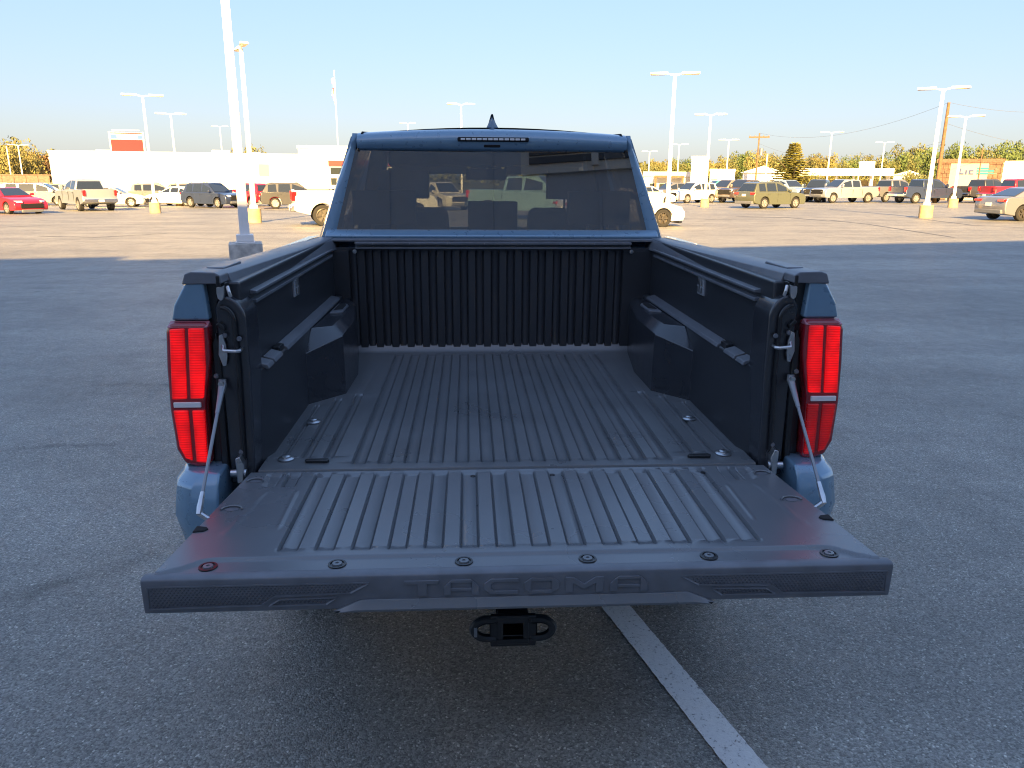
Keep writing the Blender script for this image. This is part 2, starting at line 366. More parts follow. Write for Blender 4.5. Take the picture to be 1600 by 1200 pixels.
for sx in (-1, 1):
    MB().lathe([(0, -.012), (.009, -.011), (.010, 0)], (sx*.635, 1.493, 1.345), 'y', 14).build('rail_bolt', M['steel'], T)
# --- side walls, wheel wells, rails : one side, mirrored
def both(mk, name, mt, **k):
    for sg in (-1, 1):
        q = mk()                                   # built for the left side
        if sg > 0: q = q.mirror()
        q.build(name, mt, T, **k)
def wall():
    q = MB()
    q.prism([(-.79, .045), (-.739, .045), (-.737, 1.60), (-.79, 1.60)], ZF-.06, 1.40, 'z')
    q.prism([(-.7385, .050), (-.708, .155), (-.703, 1.60), (-.7385, 1.60)], ZF-.06, 1.142, 'z')
    return q
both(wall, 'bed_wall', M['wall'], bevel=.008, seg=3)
def ledge():
    q = MB()
    for a, c in ((.135, .20), (.215, .315), (.385, 1.42)):
        q.prism([(-.738, 1.150), (-.738, 1.156), (-.705, 1.147), (-.699, 1.136), (-.705, 1.132)], a, c, 'y')
    return q
both(ledge, 'wall_ledge', M['trim'], bevel=.003)
def notch():
    q = MB(); q.box(-.736, -.712, .318, .380, 1.085, 1.160); return q
both(notch, 'ledge_bracket', M['blackgloss'], bevel=.004)
def well():
    zt = 1.132
    q = MB()
    foot = [(-.74, .655), (-.706, .660), (-.592, .800), (-.588, 1.10), (-.640, 1.51), (-.74, 1.51)]
    top = [(-.74, .745), (-.735, .750), (-.632, .812), (-.625, 1.09), (-.668, 1.51), (-.74, 1.51)]
    lowtop = [(-.74, .655), (-.706, .660), (-.594, .800), (-.590, 1.10), (-.642, 1.51), (-.74, 1.51)]
    n = 6; zl = [1.045, 1.06, 1.095, 1.10, 1.10, 1.10]
    vs = [(x, y, ZF-.02) for x, y in foot]+[(x, y, z) for (x, y), z in zip(lowtop, zl)]+[(x, y, zt+(.0 if i < 3 else -.004)) for i, (x, y) in enumerate(top)]
    fs = [tuple(range(n))]+[(i, (i+1) % n, n+(i+1) % n, n+i) for i in range(n)]+[(n+i, n+(i+1) % n, 2*n+(i+1) % n, 2*n+i) for i in range(n)]+[tuple(range(2*n, 3*n))]
    q.add(vs, fs); return q
both(well, 'wheel_well', M['satin'], bevel=.022, seg=4)
def pocket():
    q = MB(); q.prism([(-.640, 1.10), (-.640, 1.27), (-.652, 1.30), (-.690, 1.30), (-.690, 1.08)], 1.126, 1.137, 'z'); return q
both(pocket, 'well_pocket', M['trim'], bevel=.004)
def pocket2():
    q = MB(); q.prism([(-.648, 1.15), (-.648, 1.265), (-.658, 1.285), (-.682, 1.285), (-.682, 1.13)], 1.1375, 1.1385, 'z'); return q
both(pocket2, 'pocket_shade', M['void'])  # thin dark sheet laid on the pocket, painting the shade of a recess
def cap():     # top rail cap with broad inner face
    q = MB()
    secr = [(-.872, 1.395), (-.865, 1.428), (-.845, 1.433), (-.785, 1.430), (-.770, 1.421), (-.752, 1.372), (-.765, 1.366)]
    secf = [(-.838, 1.372), (-.832, 1.396), (-.815, 1.402), (-.745, 1.400), (-.732, 1.392), (-.716, 1.350), (-.730, 1.344)]
    q.prism(secr, .06, 1.60, 'y', [(x, z) for x, z in secf]); return q
both(cap, 'rail_cap', M['trim'], bevel=.003)
def capend():
    q = MB()
    sec = [(-.872, 1.400), (-.862, 1.428), (-.845, 1.434), (-.785, 1.432), (-.770, 1.424), (-.768, 1.402)]
    q.prism(sec, -.012, .058, 'y'); q.box(-.84, -.79, .09, .26, 1.422, 1.434); return q
both(capend, 'rail_end_cap', M['trim'], bevel=.004)
def deck():
    q = MB()
    q.prism([(-.760, 1.368), (-.760, 1.325), (-.722, 1.328), (-.722, 1.338), (-.742, 1.340), (-.742, 1.352), (-.720, 1.354), (-.720, 1.362)], .14, 1.42, 'y'); return q
both(deck, 'deck_rail', M['trim'], bevel=.002)
def plate():
    q = MB(); q.box(-.741, -.731, .665, .745, 1.262, 1.332); return q
both(plate, 'wall_plate', mat('grey_plastic_plate', (.30, .31, .33), .4), bevel=.003)
def plate2():
    q = MB()
    for k in range(3):
        for j in range(2): q.box(-.732, -.7285, .676+.021*k, .692+.021*k, 1.270+.028*j, 1.292+.028*j)
    q.box(-.731, -.727, .699, .711, 1.268, 1.326); return q
both(plate2, 'plate_insert', M['steel'], bevel=.001)
# corner post behind the tail lamp
def arch():
    q = MB(); P = [(-.800, ZF-.04), (-.800, 1.335), (-.785, 1.362)]
    for k in range(9):
        a = pi*.5*(1-k/8); P.append((-.778+.059*cos(a), 1.298+.068*sin(a)))
    P += [(-.719, 1.15), (-.729, ZF-.04)]
    q.prism(P, .010, .135, 'y'); return q
both(arch, 'corner_post', M['satin'], bevel=.012, seg=3)
def seal():
    q = MB(); P = []
    for k in range(11):
        a = pi*.5*(1-k/10); P.append((-.780+.032*cos(a), .002, 1.298+.040*sin(a)))
    q.tube(P+[(-.748, .002, 1.15), (-.756, .002, .90)], .0065, 8); return q
both(seal, 'post_seal', M['blackgloss'])
def jamb():
    q = MB(); q.prism([(-.846, ZF-.02), (-.822, 1.40), (-.768, 1.402), (-.768, 1.37), (-.792, 1.35), (-.796, ZF-.02)], .018, .12, 'y')
    q.prism([(-.818, ZF), (-.812, 1.24), (-.800, 1.27), (-.792, 1.24), (-.800, ZF)], .000, .03, 'y'); return q
both(jamb, 'tailgate_jamb', M['blackgloss'], bevel=.004)
def striker():
    q = MB()
    q.tube([(-.784, .0, 1.236), (-.776, -.018, 1.224), (-.742, -.022, 1.223), (-.736, -.016, 1.223), (-.737, .012, 1.223)], .0055, 8)
    q.prism([(-.795, 1.21), (-.79, 1.262), (-.781, 1.266), (-.774, 1.24), (-.772, 1.205), (-.777, 1.180), (-.786, 1.178)], -.006, .002, 'y'); return q
both(striker, 'latch_striker', M['steel'], bevel=.0015)
def hook():
    q = MB(); q.prism([(-.785, 1.392), (-.765, 1.396), (-.766, 1.375), (-.770, 1.360), (-.777, 1.356), (-.784, 1.362), (-.786, 1.376)], -.004, .006, 'y')
    q.tube([(-.757, .0, 1.395), (-.752, -.006, 1.38), (-.750, -.002, 1.366)], .005, 8)
    return q
both(hook, 'latch_hook', M['steel'], bevel=.002)
def flap():
    q = MB(); q.prism([(-.796, 1.292), (-.786, 1.300), (-.772, 1.285), (-.774, 1.272), (-.785, 1.282)], -.006, .01, 'y'); return q
both(flap, 'rubber_stop', M['blackgloss'], bevel=.003)
both(lambda: MB().box(-.782, -.772, -.014, -.004, 1.395, 1.424), 'cap_tab', M['blackgloss'], bevel=.003)
for sx in (-1, 1):
    for z, x in ((1.15, .808), (1.253, .738), (1.262, .775), (.93, .76)):
        MB().lathe([(0, -.006), (.006, -.005), (.007, 0)], (sx*x, .0, z), 'y', 12).build('jamb_bolt', M['trim'], T)
# support cables
for sx in (-1, 1):
    a = Vector((sx*.791, -.008, 1.128)); e = Vector((sx*.782, -.298, .884)); d = (e-a)
    q = MB().tube([a+d*.14, a+d*.93], .0045, 8); q.build('tailgate_cable', M['cable'], T)
    n0 = MB()
    n0.tube([a+Vector((0, .002, .014)), a, a+d*.09, a+d*.25], [.010, .0115, .0085, .0055], 10); n0.build('cable_bracket', M['cable'], T)
    MB().lathe([(0, -.012), (.008, -.011), (.008, 0)], a+Vector((0, -.004, .004)), 'y', 12).build('cable_stud', M['steel'], T)
    MB().tube([a+d*.86, a+d*.97, a+d*1.02], [.006, .008, .006], 8).build('cable_sleeve', M['steel'], T)
    MB().tube([e+Vector((0, 0, -.004)), (sx*.752, -.300, .858)], .007, 8).build('cable_pin', M['steel'], T)
    # hinge at the foot of the post
    q = MB().prism([(sx*.770, .845), (sx*.752, .850), (sx*.748, .90), (sx*.758, .925), (sx*.770, .92)], -.03, .012, 'y')
    q.tube([(sx*.745, -.015, .872), (sx*.79, -.015, .872)], .012, 10); q.build('tailgate_hinge', M['steel'], T, bevel=.003)

# --- outer body : bed side panels
def side_panel():
    q = MB()
    secs = []
    for y in (.012, .10, .30, .45, .60, 1.0, 1.45, 1.60):
        f = sstep(0, .35, y)
        secs.append((y, [(-.812, 1.408), (-.858-.0*f, 1.405), (-.885-.02*f, 1.365), (-.905-.03*f, 1.315), (-.915-.035*f, 1.20), (-.925-.030*f, 1.05), (-.915-.03*f, .85), (-.88-.03*f, .62), (-.82, .62)]))
    n = 9
    vs = [(x, y, z) for y, P in secs for x, z in P]
    fs = [(j*n+i, j*n+i+1, (j+1)*n+i+1, (j+1)*n+i) for j in range(len(secs)-1) for i in range(n-1)]
    q.add(vs, fs)
    return q
both(side_panel, 'bed_side_panel', M['paint'])
def corner():      # painted corner above the lamp
    q = MB()
    q.prism([(-.810, 1.304), (-.818, 1.408), (-.852, 1.408), (-.868, 1.398), (-.900, 1.345), (-.910, 1.304)], -.008, .10, 'y'); return q
both(corner, 'rear_corner_panel', M['paint'], bevel=.008, seg=3)
def arch_flare():
    q = MB(); P = []
    for k in range(13):
        a = pi*k/12; P.append((1.03+.52*cos(a), .50+.46*sin(a)))
    for k in range(13):
        a = pi*(1-k/12); P.append((1.03+.46*cos(a), .50+.40*sin(a)))
    q.prism(P, -.975, -.90, 'x'); return q
both(arch_flare, 'wheel_arch_trim', M['trim'], bevel=.006)
# --- tail lamps
def lamp_house():
    q = MB(); q.prism([(-.811, 1.300), (-.815, 1.2), (-.838, 1.076), (-.842, .95), (-.842, .893), (-.875, .890), (-.912, .902), (-.931, .945), (-.936, 1.06), (-.932, 1.18), (-.924, 1.275), (-.914, 1.300)], -.022, .14, 'y'); return q
for sg in (-1, 1):
    q = lamp_house(); q = q.mirror() if sg > 0 else q
    tl = q.build('taillight', M['lens'], T, bevel=.014, seg=4)
    X = lambda v: v*-sg
    q = MB().add([(X(-.812), -.0235, 1.288), (X(-.918), -.0235, 1.288), (X(-.914), .0, 1.3035), (X(-.811), .0, 1.3035), (X(-.812), .02, 1.28), (X(-.918), .02, 1.28)], [(0, 1, 2, 3), (0, 3, 4), (1, 5, 2), (2, 5, 4, 3), (0, 4, 5, 1)])
    q.build('lens_top', M['lens_sheen'], tl, bevel=.003)
    q = MB().prism([(.004, 1.165), (.125, 1.17), (.125, 1.00), (.004, .99)], X(-.9372), X(-.925), 'x'); q.build('side_lens', M['bar_dim'], tl, bevel=.003)
    def lamp_bar(P, name, m, y0=-.0262, bv=.003):
        q = MB().prism([(x*-sg, z) for x, z in P], y0, .0, 'y'); o = q.build(name, m, tl, bevel=bv); return o
    lamp_bar([(-.910, 1.284), (-.871, 1.286), (-.884, 1.092), (-.924, 1.091)], 'lens_bar', M['bar'])
    lamp_bar([(-.862, 1.286), (-.821, 1.286), (-.826, 1.18), (-.840, 1.093), (-.875, 1.092)], 'lens_bar', M['bar'])
    dm = M['bar'] if sg < 0 else M['bar_dim']
    lamp_bar([(-.924, 1.060), (-.884, 1.060), (-.887, .914), (-.905, .922), (-.918, .955)], 'lens_bar', dm)
    lamp_bar([(-.874, 1.060), (-.841, 1.060), (-.846, .95), (-.846, .908), (-.877, .910)], 'lens_bar', dm)
    lamp_bar([(-.921, 1.083), (-.848, 1.083), (-.848, 1.068), (-.921, 1.068)], 'reversing_light', M['clear'], -.0275, .002)
# --- rear bumper
def bump_end():
    q = MB()
    lo = [(-.80, -.10), (-.88, -.10), (-.925, -.07), (-.945, -.02), (-.945, .22), (-.80, .22)]
    def ring(z, f, dx): return [(x*f if x < -.81 else x, y+dx, z) for x, y in lo]
    vs = ring(.895, .972, .03)+ring(.865, .992, .0)+ring(.78, 1.0, -.015)+ring(.69, .985, .0)+ring(.60, .93, .03); n = 6
    fs = [tuple(range(n)), tuple(range(4*n, 5*n))]+[(k*n+i, k*n+(i+1) % n, (k+1)*n+(i+1) % n, (k+1)*n+i) for k in range(4) for i in range(n)]
    q.add(vs, fs); return q
both(bump_end, 'bumper_end', M['paint'], bevel=.008, seg=3)
b = MB().prism([(-.02, .50), (-.13, .52), (-.15, .60), (-.14, .70), (-.09, .74), (.02, .74)], -.80, .80, 'x'); b.build('rear_bumper', M['trim'], T, bevel=.01)
b = MB().prism([(-.10, .742), (.01, .742), (.01, .76), (-.10, .756)], -.55, .55, 'x'); b.build('bumper_step', M['trim'], T, bevel=.003)
# --- hitch receiver with chain loops
q = MB(); HZ = .437; Y0 = -.155
def sqring(q, x0, x1, z0, z1, t, y0, y1):
    q.box(x0, x1, y0, y1, z0, z0+t).box(x0, x1, y0, y1, z1-t, z1).box(x0, x0+t, y0, y1, z0+t, z1-t).box(x1-t, x1, y0, y1, z0+t, z1-t)
sqring(q, -.046, .042, HZ-.040, HZ+.048, .016, Y0-.006, .20); q.box(-.036, .032, .0, .01, HZ-.036, HZ+.032)
sqring(q, -.066, .062, HZ-.048, HZ+.050, .024, Y0-.004, Y0+.012)
hr = q.build('hitch_receiver', M['blackgloss'], T, bevel=.003)
MB().tube([(-.6, .08, HZ+.03), (.6, .08, HZ+.03)], .038, 12).build('hitch_crossbar', M['blackgloss'], T)
for sx in (-1, 1):
    P = []
    for k in range(15):
        a = pi*(k/14-.5); P.append((-.002+sx*(.072+.040*cos(a)), Y0+.004, HZ+.006+.029*sin(a)))
    q = MB().tube([(-.002+sx*.050, Y0+.004, HZ-.023)]+P+[(-.002+sx*.050, Y0+.004, HZ+.035)], .0125, 8)
    q.build('chain_loop', M['blackgloss'], T)
MB().box(-.113, -.104, Y0-.0085, Y0-.007, HZ-.012, HZ+.018).build('hitch_tag', M['cable'], T)

# --- lowered tailgate
TG = bpy.data.objects.new('tailgate', None)
L0 = -.592
gch = [((k+.5)*.0815, .0480, -.488, -.014, .0055, .024) for k in range(-7, 7)]
gch = [(x, wd, ya, yb, dp, es) for x, wd, ya, yb, dp, es in gch]
gch += [(sg*x, .040, -.118, -.012, .007, .02) for sg in (-1, 1) for x in (.611, .662)]
# raised outline of the flat pads
pads = []
def pad_z(x, y):
    X = abs(x); h = 0
    # flat pad outline: a fine raised bead following x=.575..., y -.15 ... -.43
    for (xa, ya, xb, yb) in ((.69, -.40, .664, -.165), (.664, -.165, .655, -.150), (.655, -.150, .592, -.148), (.580, -.158, .576, -.36)):
        dx, dy = xb-xa, yb-ya; t = max(0, min(1, ((X-xa)*dx+(y-ya)*dy)/(dx*dx+dy*dy))); d = math.hypot(X-xa-dx*t, y-ya-dy*t)
        h = max(h, .003*(1-min(1, d/.007)))
    return h
def step_y(x):     # where the liner panel ends and the lower lip begins
    X = abs(x); return -.508-.060*sstep(.675, .785, X)
def gate_half(y): return .735+.050*min(1, max(0, -y)/.566)
def gz(x, y):
    z = channel_z(gch, x, y, .008)+pad_z(x, y)
    sy = step_y(x)
    z -= .0065*(1-sstep(sy-.010, sy-.001, y))
    z -= .010*(1-sstep(-.592, -.574, y))*1.0
    z -= .022*sstep(-.0085, -.0025, y)
    return z
gxs = channel_axes(gch, -.70, .70, .008)
extra = [s*(.56+.004*k) for s in (-1, 1) for k in range(36)]
gxs = sorted(set([round(x, 4) for x in gxs+extra]+[-.70, .70])); gxs = [x for i, x in enumerate(gxs) if i == 0 or x-gxs[i-1] > 9e-4]
gys = sorted(set([-.0088, -.007, -.0055, -.004, -.0025]+[round(y, 4) for y in channel_axes(gch, -.588, -.002, .022, 1)]+[round(-.592+.003*k, 4) for k in range(1, 33)]+[round(-.48+.012*k, 4) for k in range(40)]))
gys = [y for i, y in enumerate(gys) if i == 0 or y-gys[i-1] > 9e-4]
def gpt(x, y):
    # columns beyond |x|=.56 stretch out to the slanting side edge
    X = abs(x); hw = gate_half(y); X2 = X if X <= .70 else X
    if X > .64: X2 = .64+(X-.64)*(hw-.64)/.06
    xx = X2*(1 if x > 0 else -1); return (xx, y, ZF+gz(xx, y))
q = MB().grid(gxs, gys, gpt)
tg_in = q.build('inner_panel', M['gateliner'], TG, smooth=60, fixn=False)
# body shell below the liner and the outer skin
COL.objects.link(TG); TG.parent = T
q = MB(); n = 12; ysb = [-.005, -.20, -.40, -.575]
for j, y in enumerate(ysb): pass
top = [(-gate_half(-.005)+.004, -.006), (gate_half(-.005)-.004, -.006), (gate_half(-.57)-.004, -.572), (-gate_half(-.57)+.004, -.572)]
q.prism(top, ZF-.085, ZF-.034, 'z'); q.build('outer_skin', M['paint'], TG, bevel=.006)
# end cap: the black top edge that now faces backwards
zt, zb = .866, .784
E0 = [(-.808, zt), (.808, zt)]
q = MB()
pr = [(-.563, zt-.0003), (-.584, zt+.001), (-.5915, zt-.003), (-.593, zt-.010), (-.5915, .812), (-.590, .786), (-.584, .782), (-.545, .782)]
q.prism(pr, -.808, .808, 'x')
o = q.build('end_cap', M['trim'], TG, bevel=.0025)
# projecting lower lip with slanted ends
q = MB()
q.add([(-.352, -.5935, .808), (.352, -.5935, .808), (.412, -.5945, .783), (-.412, -.5945, .783),
       (-.345, -.5945, .808), (.345, -.5945, .808), (.366, -.602, .788), (-.366, -.602, .788),
       (.405, -.600, .7815), (-.405, -.600, .7815), (.405, -.56, .7785), (-.405, -.56, .7785), (.352, -.56, .808), (-.352, -.56, .808)],
      [(0, 1, 5, 4), (4, 5, 6, 7), (1, 2, 6, 5), (3, 0, 4, 7), (7, 6, 8, 9), (2, 8, 6), (3, 7, 9), (9, 8, 10, 11), (0, 13, 12, 1), (2, 1, 12, 10, 8), (3, 9, 11, 13, 0), (10, 12, 13, 11)])
q.build('step_lip', M['gateliner'], TG, bevel=.003)
# perforated side panels: shallow frames holding a honeycomb relief
def face_x(P, name, m, y0, y1, bv=0):
    return MB().prism(P, y0, y1, 'y').build(name, m, TG, bevel=bv)
def outline(P, wd):
    q = MB(); P3 = [Vector((x, -.5932, z)) for x, z in P]
    q.tube(P3+[P3[0]], wd, 4, cap=False); return q
for sg in (-1, 1):
    A = [(-.795*-sg, .848), (-.335*-sg, .8475), (-.375*-sg, .825), (-.535*-sg, .820), (-.565*-sg, .800), (-.795*-sg, .797)]
    B = [(-.525*-sg, .813), (-.405*-sg, .815), (-.428*-sg, .799), (-.548*-sg, .798)]
    outline(A, .0024).build('panel_outline', M['trim'], TG); outline(B, .0024).build('panel_outline', M['trim'], TG)
    # raised studs inside the two outlines
    q = MB(); dx, dz = .0085, .0066
    def inside(P, x, z):
        c = False
        for i in range(len(P)):
            (x1, z1), (x2, z2) = P[i], P[i-1]
            if (z1 > z) != (z2 > z) and x < (x2-x1)*(z-z1)/(z2-z1)+x1: c = not c
        return c
    for j in range(9):
        for i in range(64):
            x = -.792+i*dx+(j % 2)*dx/2; z = .7995+j*dz*.85; ok = False
            for Pg in (A, B):
                if inside(Pg, x*-sg, z) and inside(Pg, x*-sg+.004, z) and inside(Pg, x*-sg-.004, z) and inside(Pg, x*-sg, z+.002) and inside(Pg, x*-sg, z-.002): ok = True
            if ok:
                X = x*-sg; h = .0032; w2 = .0024
                q.add([(X-h, -.5921, z), (X, -.5921, z+w2), (X+h, -.5921, z), (X, -.5921, z-w2), (X-h*.6, -.5940, z), (X, -.5940, z+w2*.6), (X+h*.6, -.5940, z), (X, -.5940, z-w2*.6)],
                      [(4, 5, 6, 7), (0, 1, 5, 4), (1, 2, 6, 5), (2, 3, 7, 6), (3, 0, 4, 7)])
    o = q.build('stud_pattern', M['stud'], TG, smooth=0, fixn=False); o['kind'] = 'stuff'
# embossed lettering, wide angular capitals
def letter_polys(ch):
    t = .16
    if ch == 'T': return [[(0, 1), (1, 1), (.96, .76), (.64, .76), (.64, 0), (.38, 0), (.38, .76), (.04, .76)]]
    if ch == 'A': return [[(0, 0), (0, .55), (.2, .95), (.2, 0)], [(1, 0), (1, .55), (.8, .95), (.8, 0)], [(.2, .78), (.2, .95), (.24, 1), (.76, 1), (.8, .95), (.8, .78)], [(.2, .26), (.8, .26), (.8, .46), (.2, .46)]]
    if ch == 'C': return [[(1, 1), (.2, 1), (0, .7), (0, .3), (.2, 0), (1, 0), (1, .22), (.28, .22), (.2, .36), (.2, .64), (.28, .78), (1, .78)]]
    if ch == 'O': return [[(0, .3), (0, .7), (.2, 1), (.2, 0)], [(1, .3), (1, .7), (.8, 1), (.8, 0)], [(.2, .78), (.2, 1), (.8, 1), (.8, .78)], [(.2, 0), (.8, 0), (.8, .22), (.2, .22)]]
    if ch == 'M': return [[(0, 0), (0, 1), (.2, 1), (.5, .55), (.8, 1), (1, 1), (1, 0), (.8, 0), (.8, .6), (.5, .2), (.2, .6), (.2, 0)]]
def letter(ch, x0, wd, z0, h):
    q = MB()
    for P in letter_polys(ch):
        pts = [(x0+u*wd, z0+v*h) for u, v in P]
        q.prism(pts, -.5962, -.5915, 'y')
    return q
for ch, xa, xb in (('T', -.262, -.187), ('A', -.178, -.103), ('C', -.092, -.018), ('O', -.006, .070), ('M', .083, .165), ('A', .180, .262)):
    letter(ch, xa, xb-xa, .8145, .0365).build('embossed_letter', M['trim'], TG, bevel=.0013)
for x in (-.685, -.41, -.135, .138, .411, .686):
    q = MB().lathe([(.0205, -.002), (.0195, .0015), (.0155, .0015), (.0150, -.001), (.0, -.001)], (x, -.540, ZF-.0052), n=24); sc = q.build('cap_screw', M['blackgloss'], TG)
    MB().lathe([(.0112, -.001), (.0105, .0030), (.004, .0032), (.004, .001), (0, .001)], (x, -.540, ZF-.0052), n=20).build('screw_head', M['gateliner'], sc)
for x in (-.340, -.112, .112, .340, .545):
    MB().lathe([(.0075, 0), (.007, .0018), (.003, .0022), (0, .0022)], (x, -.048, ZF-.0054), n=14).build('liner_screw', M['blackgloss'], TG)
for sg in (-1, 1):
    for (xx, yy, ww) in ((.716, -.262, .026), (.706, -.080, .022)):
        q = MB()
        P = [(sg*xx+ww*cos(a), yy+.022*sin(a), ZF+.0032) for a in [pi*k/10 for k in range(11)]]
        q.tube(P, .0026, 6); q.build('grab_bead', M['gateliner'], TG)
        MB().prism([(sg*xx+.017*cos(2*pi*k/16), yy+.004+.010*sin(2*pi*k/16)) for k in range(16)], ZF+.0004, ZF+.0016, 'z').build('access_plug', M['trim'], TG, bevel=.0006)
    q = MB(); e = gate_half(-.37)
    q.prism([(sg*(e+.003), -.385), (sg*(e+.003), -.352), (sg*(e-.022), -.358), (sg*(e-.030), -.369), (sg*(e-.022), -.380)], ZF-.02, ZF+.0035, 'z'); q.build('cable_notch', M['void'], TG, bevel=.003)

# --- cab
def cw(z): return .815-(z-1.40)/.47*.165 if z > 1.40 else .815+.05*(1.40-z)/.5      # half width at height z
def cyr(z): return 1.615+(z-1.40)*.16                                                   # rear face leans forward
def cshell():
    q = MB()
    return q
# rear frame: pillars, header, sill
for sg in (-1, 1):
    q = MB(); P = []
    zz = [1.30, 1.40, 1.43, 1.55, 1.67, 1.775, 1.80, 1.845, 1.868]
    for z in zz:
        xo = cw(z)+.006*sin(pi*(z-1.3)/.57); xi = (.735-(z-1.43)*.265) if z <= 1.80 else .635-.05*(z-1.80)
        P.append((xo, xi, z))
    vs = []
    for xo, xi, z in P:
        y = cyr(z)+(.03*sstep(1.82, 1.87, z))
        vs += [(sg*xo, y+.05, z), (sg*(xo-.014), y+.006, z), (sg*(xi+.022), y, z), (sg*xi, y+.012, z), (sg*xi, y+.06, z), (sg*(xo-.02), y+.10, z)]
    n = 6; m = len(P)
    q.add(vs, [(k*n+i, k*n+(i+1) % n, (k+1)*n+(i+1) % n, (k+1)*n+i) for k in range(m-1) for i in range(n)]+[tuple(range(n)), tuple(range((m-1)*n, m*n))])
    q.build('rear_pillar', M['paint'], T, smooth=50)
    # dark roof ditch seam
    MB().tube([(sg*.624, cyr(1.79)-.002, 1.79), (sg*.618, cyr(1.84)-.001, 1.84), (sg*.606, cyr(1.868)+.02, 1.872), (sg*.58, 2.3, 1.893)], .004, 6).build('roof_seam', M['void'], T)
q = MB(); secs = []
for k in range(13):
    x = -.628+1.256*k/12; c = .022*(1-(x/.63)**2)
    y = -.015*(1-(x/.63)**2)
    secs.append([(x, cyr(1.80)+.10, 1.79), (x, cyr(1.795)+y+.012, 1.792), (x, cyr(1.80)+y-.012, 1.803+c*.2), (x, cyr(1.83)+y-.022, 1.83+c*.6), (x, cyr(1.85)+y-.012, 1.853+c), (x, cyr(1.87)+y+.03, 1.868+c), (x, cyr(1.87)+.16, 1.878+c)])
n = 7; q.add([p for s_ in secs for p in s_], [(k*n+i, k*n+i+1, (k+1)*n+i+1, (k+1)*n+i) for k in range(12) for i in range(n-1)])
q.build('roof_spoiler', M['paint'], T, smooth=60)
q = MB().box(-.165, .165, cyr(1.83)-.048, cyr(1.83)+.03, 1.832, 1.852); hb = q.build('high_brake_light', M['void'], T, bevel=.006)
for k in range(12):
    x = -.150+k*.0252
    MB().box(x, x+.021, cyr(1.83)-.0505, cyr(1.83)-.04, 1.838, 1.847).build('brake_led', M['clear'], hb, bevel=.002)
MB().box(-.045, .035, cyr(1.80)-.030, cyr(1.80)+.0, 1.806, 1.822).build('rear_camera', M['void'], T, bevel=.006)
q = MB().prism([(cyr(1.40)-.035, 1.395), (cyr(1.40)-.040, 1.408), (cyr(1.40)-.014, 1.428), (cyr(1.43)+.0, 1.434), (cyr(1.43)+.06, 1.434), (cyr(1.40)+.06, 1.30), (cyr(1.40)+.03, 1.30), (cyr(1.40)+.005, 1.385)], -.78, .78, 'x'); q.build('window_sill', M['paint'], T, bevel=.008, seg=3)
MB().box(-.82, .82, 1.56, 1.66, .60, 1.36).build('cab_back_panel', M['paint'], T, bevel=.01)
# glass
zb_, zt_ = 1.432, 1.795
q = MB().add([(-.735, cyr(zb_)+.012, zb_), (.735, cyr(zb_)+.012, zb_), (.640, cyr(zt_)+.012, zt_), (-.640, cyr(zt_)+.012, zt_),
              ], [(0, 1, 2, 3)])
rg = q.build('rear_window', M['tint'], T, smooth=0)
for sg in (-1, 1):
    q = MB().add([(sg*.735, cyr(zb_)+.014, zb_), (sg*.715, cyr(zb_)+.014, zb_), (sg*.62, cyr(zt_)+.014, zt_), (sg*.640, cyr(zt_)+.014, zt_)], [(0, 1, 2, 3)]); q.build('window_band', M['interior'], rg, smooth=0)
# roof skin
q = MB(); us = [-.645+1.29*k/12 for k in range(13)]; vs_ = [1.74, 2.0, 2.4, 2.8, 3.05, 3.16]
q.grid(us, vs_, lambda x, y: (x*(1-.03*sstep(2.8, 3.2, y)), y, 1.862+.038*(1-(x/.645)**2)-.05*sstep(2.75, 3.3, y)))
q.build('roof', M['paint'], T, smooth=60)
q = MB().grid(us, vs_, lambda x, y: (x*(1-.03*sstep(2.8, 3.2, y)), y, 1.835+.025*(1-(x/.645)**2)-.05*sstep(2.75, 3.3, y))); q.build('headliner', M['interior'], T, smooth=60)
# shark fin
q = MB(); P = []
for (z, a, c, hw) in ((1.893, 1.60, 1.83, .034), (1.905, 1.625, 1.80, .026), (1.925, 1.655, 1.77, .017), (1.945, 1.685, 1.75, .011), (1.962, 1.705, 1.735, .006), (1.966, 1.712, 1.728, .003)):
    P.append([(0, a+.12, z), (hw, a+.16, z), (hw*.9, c+.08, z), (0, c+.12, z), (-hw*.9, c+.08, z), (-hw, a+.16, z)])
n = 6; q.add([p for s_ in P for p in s_], [(k*n+i, k*n+(i+1) % n, (k+1)*n+(i+1) % n, (k+1)*n+i) for k in range(5) for i in range(n)]+[tuple(range(5*n, 6*n))])
q.build('antenna_fin', mat('fin_plastic', (.06, .11, .17), .5), T, smooth=50)
